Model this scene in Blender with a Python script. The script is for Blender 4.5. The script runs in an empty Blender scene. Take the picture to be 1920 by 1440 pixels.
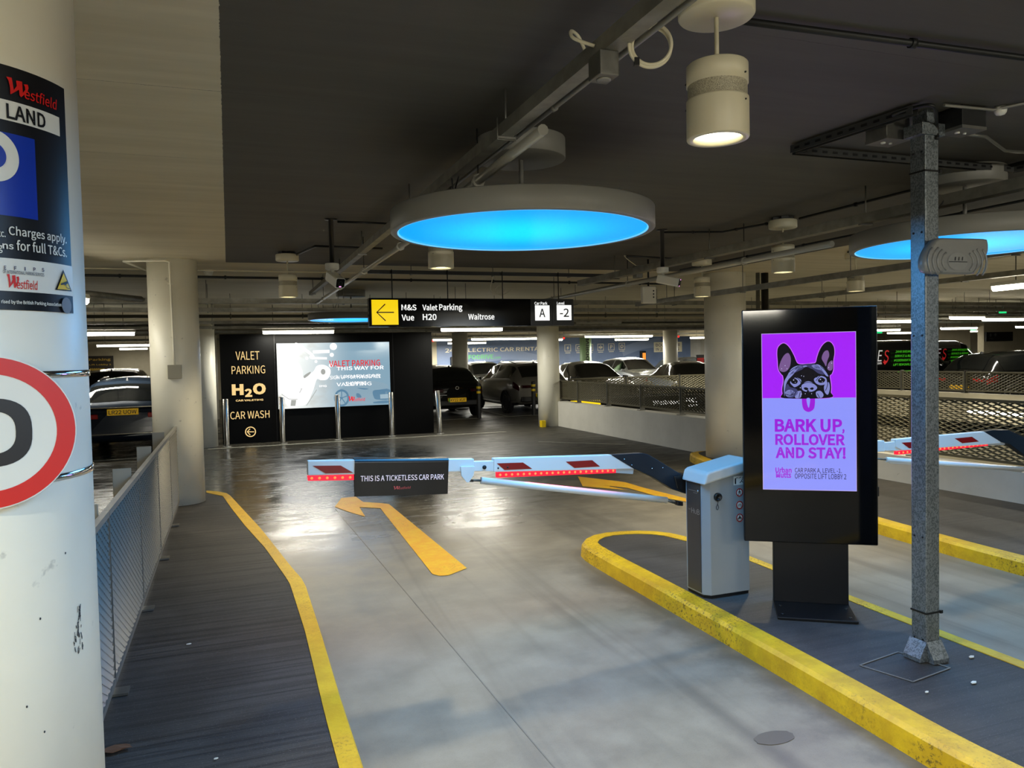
import bpy, bmesh, math, random
from math import pi, sin, cos, radians, atan2, hypot
from mathutils import Vector, Matrix, noise as mnoise
random.seed(7)
sc = bpy.context.scene
col = sc.collection

# ------------------------------------------------------------------ camera
EYE = 1.72
FPX = 1442.0
CAM_R = (Matrix.Rotation(-radians(20.2), 3, 'Z') @ Matrix.Rotation(pi/2 - radians(2.06), 3, 'X')
         @ Matrix.Rotation(radians(-1.26), 3, 'Z'))
cam = bpy.data.cameras.new('camera')
cam.lens = FPX/1920*36
cam.sensor_width = 36
cam.clip_start = .05
cam_o = bpy.data.objects.new('camera', cam)
cam_o.matrix_world = Matrix.Translation((0, 0, EYE)) @ CAM_R.to_4x4()
col.objects.link(cam_o)
sc.camera = cam_o

# ------------------------------------------------------------------ world, view, lamps' light
w = bpy.data.worlds.new('world'); sc.world = w; w.use_nodes = True
w.node_tree.nodes['Background'].inputs[0].default_value = (.9, .95, 1, 1)
w.node_tree.nodes['Background'].inputs[1].default_value = .012
sc.view_settings.view_transform = 'Standard'
sc.view_settings.look = 'None'
sc.view_settings.exposure = 0
sc.view_settings.gamma = 1

K_SPOT, K_BLUE, K_BATTEN, K_FILL = 3.3, 1.15, 3.8, 2.3
WARM = (1, .86, .58)
COOL = (.95, .97, 1)
BLUE = (.10, .46, 1)


def light(name, kind, loc, energy, color, rot=(0, 0, 0), **k):
    l = bpy.data.lights.new(name, kind)
    l.energy = energy
    l.color = color
    for a, b in k.items():
        setattr(l, a, b)
    o = bpy.data.objects.new(name, l)
    o.location = loc
    o.rotation_euler = rot
    col.objects.link(o)
    return o


# the row of ceiling lamps goes on above and behind the photographer: blue disc, downlight
light('blue_disc_overhead', 'AREA', (1.0, .1, 2.40), 68*K_BLUE, BLUE, shape='DISK', size=1.36)
light('blue_disc_overhead_right', 'AREA', (4.72, .1, 2.40), 16*K_BLUE, BLUE, shape='DISK', size=1.36)
light('downlight_behind', 'SPOT', (1.55, -1.6, 2.41), 160*K_SPOT, WARM, spot_size=2.4, spot_blend=.8, shadow_soft_size=.07)
light('downlight_behind_left', 'SPOT', (-1.4, -.6, 2.6), 130*K_SPOT, (1, .95, .72), (radians(12), radians(14), 0), spot_size=2.6, spot_blend=.8, shadow_soft_size=.07)
for i, (x, y, l, rz) in enumerate(((-2.2, -4.5, 1.5, .1), (2.6, -5.2, 1.5, 0), (6.8, -3.6, 1.5, -.05), (.4, -8, 1.5, 0))):  # added fill strips, unseen, to brighten the ceiling, columns and near surfaces
    light('batten_behind', 'AREA', (x, y, 2.5), 16*K_FILL, (1, .95, .82), (0, 0, rz), shape='RECTANGLE', size=l, size_y=.07)
    light('batten_behind_side', 'AREA', (x, y+.06, 2.48), 26*K_FILL, (1, .95, .80), (radians(72), 0, rz), shape='RECTANGLE', size=l, size_y=.07)
    light('batten_behind_up', 'AREA', (x, y, 2.56), 80*K_FILL, (1, .95, .80), (pi, 0, rz), shape='RECTANGLE', size=l, size_y=.10)


# ------------------------------------------------------------------ picture <-> place
def ray(px, py):
    return CAM_R @ Vector(((px-960)/FPX, -(py-720)/FPX, -1))


def G(px, py, z=0.0):
    d = ray(px, py); t = (z-EYE)/d.z
    return Vector((0, 0, EYE)) + d*t


def onX(px, py, X):
    d = ray(px, py)
    return Vector((0, 0, EYE)) + d*(X/d.x)


def onY(px, py, Y):
    d = ray(px, py)
    return Vector((0, 0, EYE)) + d*(Y/d.y)


# ------------------------------------------------------------------ colours and materials
def C(h):
    h = h.lstrip('#')
    r = []
    for i in (0, 2, 4):
        c = int(h[i:i+2], 16)/255
        r.append(c/12.92 if c <= .04045 else ((c+.055)/1.055)**2.4)
    return (r[0], r[1], r[2], 1)


def T(c):
    return C(c) if isinstance(c, str) else (c[0], c[1], c[2], 1)


MATS = {}


class NT:
    def __init__(s, name):
        s.m = bpy.data.materials.new(name); s.m.use_nodes = True
        s.t = s.m.node_tree; s.n = s.t.nodes; s.l = s.t.links
        s.b = s.n['Principled BSDF']

    def node(s, kind, **k):
        n = s.n.new(kind)
        for a, b in k.items():
            setattr(n, a, b)
        return n

    def val(s, sock, v):
        if hasattr(v, 'node') or isinstance(v, bpy.types.NodeSocket):
            s.l.new(v, sock)
        else:
            sock.default_value = v

    def math(s, op, a, b=0.0, c=0.0, clamp=False):
        n = s.node('ShaderNodeMath', operation=op, use_clamp=clamp)
        s.val(n.inputs[0], a); s.val(n.inputs[1], b); s.val(n.inputs[2], c)
        return n.outputs[0]

    def step(s, x, lo, hi):
        n = s.node('ShaderNodeMapRange', interpolation_type='SMOOTHSTEP')
        s.val(n.inputs['Value'], x); s.val(n.inputs['From Min'], lo); s.val(n.inputs['From Max'], hi)
        return n.outputs[0]

    def mix(s, f, a, b):
        n = s.node('ShaderNodeMix', data_type='RGBA')
        s.val(n.inputs[0], f); s.val(n.inputs[6], a); s.val(n.inputs[7], b)
        return n.outputs[2]

    def obj(s):
        return s.node('ShaderNodeTexCoord').outputs['Object']

    def mapping(s, vec, scale=(1, 1, 1), rot=(0, 0, 0)):
        n = s.node('ShaderNodeMapping')
        s.l.new(vec, n.inputs[0]); n.inputs['Scale'].default_value = scale; n.inputs['Rotation'].default_value = rot
        return n.outputs[0]

    def noise(s, vec, scale, detail=4, rough=.6, dist=0):
        n = s.node('ShaderNodeTexNoise')
        s.l.new(vec, n.inputs['Vector'])
        n.inputs['Scale'].default_value = scale; n.inputs['Detail'].default_value = detail
        n.inputs['Roughness'].default_value = rough; n.inputs['Distortion'].default_value = dist
        return n.outputs['Fac']

    def bump(s, h, strength=.3, dist=.01):
        n = s.node('ShaderNodeBump')
        n.inputs['Strength'].default_value = strength; n.inputs['Distance'].default_value = dist
        s.l.new(h, n.inputs['Height']); s.l.new(n.outputs[0], s.b.inputs['Normal'])

    def set(s, **k):
        for a, v in k.items():
            s.val(s.b.inputs[a.replace('_', ' ')], v)


def M(name, c, rough=.5, metal=0.0, emit=None, es=1.0, var=0.0, vs=6.0, bump=0.0, bs=60.0, spec=.5, coat=0.0):
    if name in MATS:
        return MATS[name]
    q = NT(name)
    c = T(c)
    q.set(Base_Color=c, Roughness=rough, Metallic=metal)
    q.b.inputs['Specular IOR Level'].default_value = spec
    q.b.inputs['Coat Weight'].default_value = coat
    if var:
        f = q.noise(q.obj(), vs)
        q.set(Base_Color=q.mix(q.step(f, .3, .7), tuple(x*(1-var) for x in c[:3])+(1,), tuple(min(1, x*(1+var)) for x in c[:3])+(1,)))
    if bump:
        q.bump(q.noise(q.obj(), bs, 3), bump)
    if emit is not None:
        q.set(Emission_Color=T(emit))
        q.b.inputs['Emission Strength'].default_value = es
    MATS[name] = q.m
    return q.m


def floor_mat():
    q = NT('concrete_floor')
    v = q.obj()
    sep = q.node('ShaderNodeSeparateXYZ'); q.l.new(v, sep.inputs[0])
    X, Y = sep.outputs[0], sep.outputs[1]
    n1 = q.noise(v, .55, 5, .6, .5)
    n2 = q.noise(v, 3.2, 6, .65)
    fine = q.noise(v, 140, 3)
    st = q.noise(q.mapping(v, (2.1, .10, 1), (0, 0, .10)), 1.3, 3, .55, 1.4)
    arcs = q.noise(q.mapping(v, (1.0, 3.0, 1), (0, 0, .55)), 1.0, 6, .62, 2.2)
    light_c = q.mix(q.step(n2, .2, .8), C('736d61'), C('8e8778'))
    light_c = q.mix(q.math('MULTIPLY', q.step(st, .48, .74), .50), light_c, C('4c4842'))
    light_c = q.mix(q.math('MULTIPLY', q.step(n1, .55, .75), .35), light_c, C('6d675c'))
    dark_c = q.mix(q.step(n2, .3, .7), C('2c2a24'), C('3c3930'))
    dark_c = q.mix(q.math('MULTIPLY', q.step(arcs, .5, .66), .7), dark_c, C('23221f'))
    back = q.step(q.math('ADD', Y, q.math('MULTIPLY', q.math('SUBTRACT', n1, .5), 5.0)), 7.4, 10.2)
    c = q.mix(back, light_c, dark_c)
    c = q.mix(q.math('MULTIPLY', q.step(fine, .5, .8), .22), c, C('2c2a27'))
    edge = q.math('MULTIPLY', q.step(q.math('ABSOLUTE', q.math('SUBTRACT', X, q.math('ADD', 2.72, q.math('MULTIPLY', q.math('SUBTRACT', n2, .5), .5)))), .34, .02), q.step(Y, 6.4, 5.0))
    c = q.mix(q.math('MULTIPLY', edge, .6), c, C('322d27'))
    q.set(Base_Color=c)
    wet = q.step(n1, .38, .62)
    dry = q.step(X, 2.2, 4.6)
    rough_back = q.math('ADD', q.math('MULTIPLY', q.step(arcs, .35, .7), .18), q.math('MULTIPLY', wet, .10))
    rough_back = q.math('ADD', rough_back, .10)
    rough_back = q.math('ADD', rough_back, q.math('MULTIPLY', dry, .32))
    rough_near = q.math('ADD', q.math('MULTIPLY', n2, .25), .34)
    r = q.node('ShaderNodeMix', data_type='FLOAT')
    back2 = q.step(q.math('ADD', Y, q.math('MULTIPLY', q.math('SUBTRACT', n1, .5), 5.0)), 5.4, 8.4)
    q.val(r.inputs[0], back2); q.val(r.inputs[2], rough_near); q.val(r.inputs[3], rough_back)
    q.set(Roughness=r.outputs[0])
    q.bump(q.math('ADD', q.math('MULTIPLY', fine, .5), q.math('MULTIPLY', arcs, .6)), .12, .004)
    return q.m


def footway_mat(name, rib=1.0):
    q = NT(name)
    v = q.obj()
    ribs = q.noise(q.mapping(v, (.45, 20, 1), (0, 0, -.08)), 1.0, 6, .72, .5)
    n2 = q.noise(v, 2.0, 5)
    fine = q.noise(v, 160, 2)
    c = q.mix(q.step(n2, .3, .7), C('32302e'), C('474441'))
    c = q.mix(q.math('MULTIPLY', q.step(ribs, .45, .62), .7*rib), c, C('171616'))
    c = q.mix(q.math('MULTIPLY', q.step(fine, .62, .72), .35), c, C('85827c'))
    q.set(Base_Color=c, Roughness=q.math('ADD', q.math('MULTIPLY', n2, .2), .52))
    q.b.inputs['Specular IOR Level'].default_value = .35
    q.bump(q.math('ADD', q.math('MULTIPLY', ribs, rib), q.math('MULTIPLY', fine, .2)), .5, .01)
    return q.m


def yellow_mat(name='yellow_kerb_paint', worn=.5, col_='cba008'):
    q = NT(name)
    v = q.obj()
    n = q.noise(v, 7, 6, .7)
    n2 = q.noise(v, 1.1, 3)
    fine = q.noise(v, 60, 4, .7)
    c = q.mix(q.step(n, .35, .7), C(col_), C('dab312'))
    k = q.math('MULTIPLY', q.step(fine, .52, .64), q.step(n2, .46-.06*worn, .60))
    c = q.mix(q.math('MULTIPLY', k, worn), c, C('2e2a20'))
    q.set(Base_Color=c, Roughness=.5)
    q.bump(fine, .25, .006)
    return q.m


def galv_mat():
    q = NT('galvanised_steel')
    v = q.obj()
    vo = q.node('ShaderNodeTexVoronoi'); vo.inputs['Scale'].default_value = 190
    q.l.new(q.mapping(v, (1, 1, .7)), vo.inputs['Vector'])
    sepc = q.node('ShaderNodeSeparateXYZ'); q.l.new(vo.outputs['Color'], sepc.inputs[0])
    n = q.noise(v, 40, 3)
    f = q.step(q.math('ADD', q.math('MULTIPLY', sepc.outputs[0], .7), q.math('MULTIPLY', n, .5)), .35, .75)
    q.set(Base_Color=q.mix(f, C('646b6e'), C('888f92')), Metallic=.75, Roughness=q.math('ADD', q.math('MULTIPLY', f, .12), .34))
    return q.m


def ceiling_mat():
    q = NT('painted_soffit')
    v = q.obj()
    sep = q.node('ShaderNodeSeparateXYZ'); q.l.new(v, sep.inputs[0])
    n = q.noise(v, 60, 3)
    n2 = q.noise(q.mapping(v, (.5, 5, 1)), 1.0, 5, .65)
    wob = q.math('MULTIPLY', q.math('SUBTRACT', n, .5), .012)
    X = q.math('ADD', sep.outputs[0], wob); Y = q.math('ADD', sep.outputs[1], wob)
    m = q.math('MULTIPLY', q.math('GREATER_THAN', X, .01), q.math('LESS_THAN', X, 6.72))
    m = q.math('MULTIPLY', m, q.math('LESS_THAN', Y, 9.78))
    line = q.math('LESS_THAN', q.math('FRACT', q.math('DIVIDE', q.math('ADD', Y, q.math('MULTIPLY', n2, .03)), 1.22)), .004)
    line = q.math('MULTIPLY', line, q.step(n2, .40, .60))
    beige = q.mix(q.step(n2, .3, .75), C('cdc5ac'), C('ded6be'))
    dark = q.mix(q.step(n2, .3, .75), C('504e49'), C('5a5853'))
    c = q.mix(m, beige, dark)
    c = q.mix(q.math('MULTIPLY', line, .6), c, C('2a2724'))
    q.set(Base_Color=c, Roughness=.75)
    q.bump(n2, .15, .01)
    return q.m


def wall_mat(name, a, b, rough=.6):
    q = NT(name)
    v = q.obj()
    n = q.noise(v, 1.4, 6, .65); n2 = q.noise(v, 14, 4)
    c = q.mix(q.step(n, .3, .7), C(a), C(b))
    c = q.mix(q.math('MULTIPLY', q.step(n2, .66, .74), .35), c, C('6a655a'))
    q.set(Base_Color=c, Roughness=rough)
    q.bump(n2, .08, .006)
    return q.m


def screen_mat(name, c, s=1.0):
    q = NT(name)
    q.set(Base_Color=(.004, .004, .004, 1), Roughness=.06, Emission_Color=T(c))
    q.b.inputs['Emission Strength'].default_value = s
    return q.m


def screen_gradient():
    q = NT('lit_display_picture')
    v = q.obj()
    sep = q.node('ShaderNodeSeparateXYZ'); q.l.new(v, sep.inputs[0])
    f = q.step(sep.outputs[0], -1.15, .45)
    n = q.noise(q.mapping(v, (1.2, 1, 2.2)), 1.3, 3)
    c = q.mix(f, C('f4f7f2'), C('7d9db0'))
    c = q.mix(q.math('MULTIPLY', q.step(n, .5, .7), q.math('SUBTRACT', .5, q.math('MULTIPLY', f, .5))), c, C('a89f90'))
    q.set(Base_Color=(.01, .01, .01, 1), Roughness=.1, Emission_Color=c)
    q.b.inputs['Emission Strength'].default_value = 1.1
    return q.m


FLOOR = floor_mat(); FOOT = footway_mat('ribbed_asphalt'); ISLE = footway_mat('island_asphalt', .45)
YELLOW = yellow_mat(); YELLOW_W = yellow_mat('worn_yellow_kerb', .9, 'c0990e'); GALV = galv_mat(); SOFFIT = ceiling_mat()
ARROW = yellow_mat('yellow_road_paint', .35, 'd59a08')
COLP = wall_mat('column_paint', 'e8e4d2', 'eeead9', .42)
WALLP = wall_mat('white_wall_paint', 'bcb9ae', 'c8c5ba')
BEIGE = wall_mat('beige_wall_paint', 'a89f87', 'b5ac94')
NAVY = wall_mat('blue_mural_paint', '5d6f90', '66789a', .5)
WHITE = M('white_powder_coat', 'd4d2c6', .35, bump=.03)
LAMPW = M('lamp_white_paint', 'd0c9ae', .4)
WLINE = M('white_line_paint', '7b796d', .5, var=.25, vs=20)
BLACK = M('black_plastic', '0b0b0c', .35)
MATTE = M('matt_black_paint', '090909', .55)
GLOSSB = M('gloss_black_panel', '040405', .12, spec=.2)
BOARD = M('black_hoarding', '020202', .5, spec=.1)
STEEL = M('brushed_steel', 'b6b4ae', .25, 1)
CHROME = M('polished_steel', 'd0d0d0', .1, 1)
GREYM = M('grey_steel', '75746e', .4, .7, var=.15, vs=10)
MESHM = M('expanded_steel', '7d7a73', .42, .25)
MESHO = M('olive_expanded_steel', '57523f', .45, .3)
TRAYM = M('dull_zinc', '8c8a80', .45, .55, var=.2, vs=8)
DKSTEEL = M('dark_steel', '2b2c2c', .45, .6)
PIPEM = M('grey_conduit', '84827a', .45, .3)
RUBBER = M('tyre_rubber', '101010', .8)
GLASS = M('dark_car_glass', '0a0c0d', .04, spec=.8)
HEADL = M('lamp_glass', 'cfd3d4', .1, .3)
REDL = M('red_lamp_glass', 'a5080c', .15)
REDD = M('smoked_red_lamp_glass', '2a0508', .12)
BLUEPAINT = M('dark_blue_steel', '16222c', .4, .3)
RED = M('sign_red', 'c8180f', .4)
SIGNW = M('sign_white', 'd9d9cf', .35)
SIGNB = M('sign_black', '0a0a0b', .4)
SIGNBLUE = M('sign_blue', '0a2f9a', .35)
SIGNY = M('sign_yellow', 'd8b80c', .4)
GREYT = M('grey_print', '6f757d', .5)
NAVYT = M('navy_print', '25305c', .5)
REDREFL = M('red_reflective', '8f0a0d', .35)
GOLD = M('gold_lit_letters', '3a2c14', .5, emit='f7d28c', es=1.0)
WLIT = M('white_lit_letters', 'cccccc', .5, emit='f4f6f4', es=1.0)
YLIT = M('yellow_lit_panel', 'c8a800', .4, emit='f2cf08', es=.95)
TUBE = M('lit_tube', 'ffffff', .4, emit=(1, .94, .78), es=20)
TUBEW = M('lit_tube_warm', 'ffffff', .4, emit=(1, .93, .74), es=16)
DLENS = M('lit_downlight_lens', 'ffffff', .4, emit=(1, .93, .66), es=9)
LEDR = M('red_led_strip', '400004', .3, emit=(1, .012, .04), es=1.35)
LEDB = M('red_led_bead', '600010', .3, emit=(1, .16, .04), es=2.2)
ORANGE = M('orange_lit_panel', '803000', .4, emit=(1, .33, .04), es=1.0)
GREENL = M('green_lit_exit_sign', '003010', .4, emit=(.02, .75, .22), es=1.0)


def disc_lens_mat():
    q = NT('blue_lit_diffuser')
    v = q.obj()
    ln = q.node('ShaderNodeVectorMath', operation='LENGTH')
    sep = q.node('ShaderNodeSeparateXYZ'); q.l.new(v, sep.inputs[0])
    cx = q.node('ShaderNodeCombineXYZ'); q.l.new(sep.outputs[0], cx.inputs[0]); q.l.new(sep.outputs[1], cx.inputs[1])
    q.l.new(cx.outputs[0], ln.inputs[0])
    f = q.step(ln.outputs['Value'], .05, .66)
    c = q.mix(f, (0, .80, 1.5, 1), (0, .40, 1.5, 1))
    q.set(Base_Color=(.02, .05, .08, 1), Roughness=.25, Emission_Color=c)
    q.b.inputs['Specular IOR Level'].default_value = .04
    q.b.inputs['Emission Strength'].default_value = 1.0
    return q.m


DISC = disc_lens_mat()

# ------------------------------------------------------------------ mesh building
XF = {}
PTS = {}


def V(*a):
    return Vector(a[0]) if len(a) == 1 else Vector(a)


class MB:
    def __init__(s):
        s.v, s.f, s.sm = [], [], []

    def add(s, vs, fs, smooth=False):
        o = len(s.v)
        s.v += [Vector(p) for p in vs]
        s.f += [tuple(i+o for i in f) for f in fs]
        s.sm += [smooth]*len(fs)
        return s

    def box(s, a, b):
        (x0, y0, z0), (x1, y1, z1) = a, b
        vs = [(x, y, z) for z in (z0, z1) for y in (y0, y1) for x in (x0, x1)]
        return s.add(vs, [(0, 2, 3, 1), (4, 5, 7, 6), (0, 1, 5, 4), (2, 6, 7, 3), (0, 4, 6, 2), (1, 3, 7, 5)])

    def obox(s, c, u, v, w_):
        c, u, v, w_ = map(Vector, (c, u, v, w_))
        vs = [c+u*a+v*b+w_*d for d in (-1, 1) for b in (-1, 1) for a in (-1, 1)]
        return s.add(vs, [(0, 2, 3, 1), (4, 5, 7, 6), (0, 1, 5, 4), (2, 6, 7, 3), (0, 4, 6, 2), (1, 3, 7, 5)])

    def bar(s, a, b, wd, ht, up=(0, 0, 1)):
        a, b = Vector(a), Vector(b)
        d = (b-a)
        u = d.normalized().cross(Vector(up)).normalized()
        vv = u.cross(d.normalized())
        return s.obox((a+b)/2, d/2, u*wd/2, vv*ht/2)

    def lathe(s, prof, n=32, c=(0, 0, 0), smooth=True, axis='Z', cap=True):
        c = Vector(c)
        vs = []
        for r, z in prof:
            for i in range(n):
                a = 2*pi*i/n
                p = Vector((r*cos(a), r*sin(a), z))
                if axis == 'Y':
                    p = Vector((p.x, p.z, p.y))
                elif axis == 'X':
                    p = Vector((p.z, p.x, p.y))
                vs.append(c+p)
        fs = []
        for k in range(len(prof)-1):
            for i in range(n):
                j = (i+1) % n
                fs.append((k*n+i, k*n+j, (k+1)*n+j, (k+1)*n+i))
        o = len(s.v)
        s.add(vs, fs, smooth)
        if cap:
            for k in (0, len(prof)-1):
                if prof[k][0] > 1e-5:
                    s.f.append(tuple(o+k*n+i for i in range(n))); s.sm.append(False)
        return s

    def tube(s, pts, r, n=10, smooth=True, taper=None):
        pts = [Vector(p) for p in pts]
        if len(pts) < 2:
            return s
        vs = []
        up = Vector((0, 0, 1))
        d0 = (pts[1]-pts[0]).normalized()
        if abs(d0.z) > .95:
            up = Vector((1, 0, 0))
        u = d0.cross(up).normalized()
        for k, p in enumerate(pts):
            d = (pts[min(k+1, len(pts)-1)]-pts[max(k-1, 0)]).normalized()
            u = (u - d*u.dot(d)).normalized()
            v2 = d.cross(u)
            rr = r if taper is None else taper[k]
            for i in range(n):
                a = 2*pi*i/n
                vs.append(p+u*cos(a)*rr+v2*sin(a)*rr)
        m = len(pts)
        fs = [(k*n+i, k*n+(i+1) % n, (k+1)*n+(i+1) % n, (k+1)*n+i) for k in range(m-1) for i in range(n)]
        o = len(s.v)
        s.add(vs, fs, smooth)
        s.f += [tuple(o+i for i in range(n)), tuple(o+(m-1)*n+i for i in range(n))]
        s.sm += [False, False]
        return s

    def prism(s, poly, z0, z1):
        n = len(poly)
        vs = [(p[0], p[1], z0) for p in poly]+[(p[0], p[1], z1) for p in poly]
        fs = [tuple(range(n))[::-1], tuple(range(n, 2*n))]+[(i, (i+1) % n, n+(i+1) % n, n+i) for i in range(n)]
        return s.add(vs, fs)

    def slab(s, pts, nvec):
        """closed solid from a planar outline pushed along nvec"""
        pts = [Vector(p) for p in pts]; nvec = Vector(nvec)
        n = len(pts)
        fs = [tuple(range(n))[::-1], tuple(range(n, 2*n))]+[(i, (i+1) % n, n+(i+1) % n, n+i) for i in range(n)]
        return s.add(pts+[p+nvec for p in pts], fs)

    def quad(s, a, b, c, d):
        return s.add([a, b, c, d], [(0, 1, 2, 3)])

    def ngon(s, pts):
        return s.add(pts, [tuple(range(len(pts)))])

    def build(s, name, mat, parent=None, local=False, bevel=0, seg=2):
        me = bpy.data.meshes.new(name)
        if parent is not None:
            inv = XF[parent].inverted() if not local else None
            vs = [inv @ v for v in s.v] if inv else s.v
            xf = XF[parent]
            loc = None
        else:
            xs = [v.x for v in s.v]; ys = [v.y for v in s.v]; zs = [v.z for v in s.v]
            loc = Vector(((min(xs)+max(xs))/2, (min(ys)+max(ys))/2, min(zs)))
            if local:
                loc = Vector((0, 0, 0))
            vs = [v-loc for v in s.v]
            xf = Matrix.Translation(loc)
        me.from_pydata([tuple(v) for v in vs], [], s.f)
        if any(s.sm):
            me.polygons.foreach_set('use_smooth', s.sm)
        me.materials.append(mat)
        bm = bmesh.new(); bm.from_mesh(me)
        bmesh.ops.recalc_face_normals(bm, faces=bm.faces)
        bm.to_mesh(me); bm.free()
        me.update()
        o = bpy.data.objects.new(name, me)
        col.objects.link(o)
        if parent is not None:
            o.parent = parent
        else:
            o.location = loc
        XF[o] = xf
        if bevel:
            b = o.modifiers.new('bevel', 'BEVEL'); b.width = bevel; b.segments = seg; b.limit_method = 'ANGLE'; b.angle_limit = .7
        return o


def tag(o, label, cat=None, group=None, kind=None):
    if label:
        o['label'] = label
    if cat:
        o['category'] = cat
    if group:
        o['group'] = group
    if kind:
        o['kind'] = kind
    return o


def thing(name, label, cat, loc=(0, 0, 0), rz=0.0, group=None, kind=None):
    o = bpy.data.objects.new(name, None)
    o.empty_display_size = .1
    o.location = loc; o.rotation_euler = (0, 0, rz)
    col.objects.link(o)
    XF[o] = Matrix.Translation(Vector(loc)) @ Matrix.Rotation(rz, 4, 'Z')
    return tag(o, label, cat, group, kind)


def struct(o, label):
    return tag(o, label, o.name.split('_')[0].split('.')[0].replace('_', ' '), None, 'structure')


def dup(root, loc, rz=0.0, label=None, group=None):
    r = root.copy(); col.objects.link(r)
    r.location = loc; r.rotation_euler = (0, 0, rz)
    if label:
        r['label'] = label
    if group:
        r['group'] = group
    for ch in list(root.children):
        c = ch.copy(); col.objects.link(c); c.parent = r
        for g in list(ch.children):
            d = g.copy(); col.objects.link(d); d.parent = c
    XF[r] = Matrix.Translation(Vector(loc)) @ Matrix.Rotation(rz, 4, 'Z')
    return r


# ------------------------------------------------------------------ lettering and flat artwork
TXT = {}


FONT = None
try:                                                   # the plain sans that ships with Blender itself, else its built-in face
    import os
    FONT = bpy.data.fonts.load(os.path.join(bpy.utils.system_resource('DATAFILES'), 'fonts', 'Noto Sans CJK Regular.woff2'))
except Exception:
    FONT = None


def text2d(body, bold=0.0, shear=0.0, spacing=1.0, res=3):
    k = (body, bold, shear, spacing, res)
    if k in TXT:
        return TXT[k]
    cu = bpy.data.curves.new('t', 'FONT'); cu.body = body; cu.offset = bold*(.42 if FONT else 1); cu.shear = shear; cu.space_character = spacing
    cu.resolution_u = res
    if FONT:
        cu.font = FONT
    ob = bpy.data.objects.new('t', cu)
    me = ob.to_mesh()
    vs = [(v.co.x, v.co.y) for v in me.vertices]
    fs = [tuple(p.vertices) for p in me.polygons]
    ob.to_mesh_clear()
    bpy.data.objects.remove(ob); bpy.data.curves.remove(cu)
    x0 = min(v[0] for v in vs); x1 = max(v[0] for v in vs); y0 = min(v[1] for v in vs); y1 = max(v[1] for v in vs)
    TXT[k] = ([((x-x0)/(x1-x0), (y-y0)/(y1-y0)) for x, y in vs], fs)
    return TXT[k]


class Sheet:
    """flat surface at O with right U, up V and outward N; coordinates in metres"""
    def __init__(s, O, U, V_, N):
        s.O, s.U, s.V, s.N = Vector(O), Vector(U).normalized(), Vector(V_).normalized(), Vector(N).normalized()

    def P(s, a, b, h=0.0):
        return s.O+s.U*a+s.V*b+s.N*h

    def px(s, x, y):
        d = ray(x, y); e = Vector((0, 0, EYE))
        t = (s.O-e).dot(s.N)/d.dot(s.N)
        q = e+d*t-s.O
        return q.dot(s.U), q.dot(s.V)


class Drum:
    """surface wrapped round an upright cylinder, a = arc length from the side facing ang"""
    def __init__(s, c, r, ang):
        s.c, s.r, s.ang = Vector((c[0], c[1], 0)), r, ang

    def P(s, a, b, h=0.0):
        t = s.ang+a/s.r
        return s.c+Vector((cos(t)*(s.r+h), sin(t)*(s.r+h), b))

    def px(s, x, y):
        d = ray(x, y); e = Vector((0, 0, EYE))-s.c
        A = d.x**2+d.y**2; B = 2*(e.x*d.x+e.y*d.y); Cc = e.x**2+e.y**2-s.r**2
        disc = max(0, B*B-4*A*Cc)
        t = (-B-disc**.5)/(2*A)
        q = e+d*t
        t2 = atan2(q.y, q.x)-s.ang
        t2 = (t2+pi) % (2*pi)-pi
        return t2*s.r, q.z+0


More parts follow.
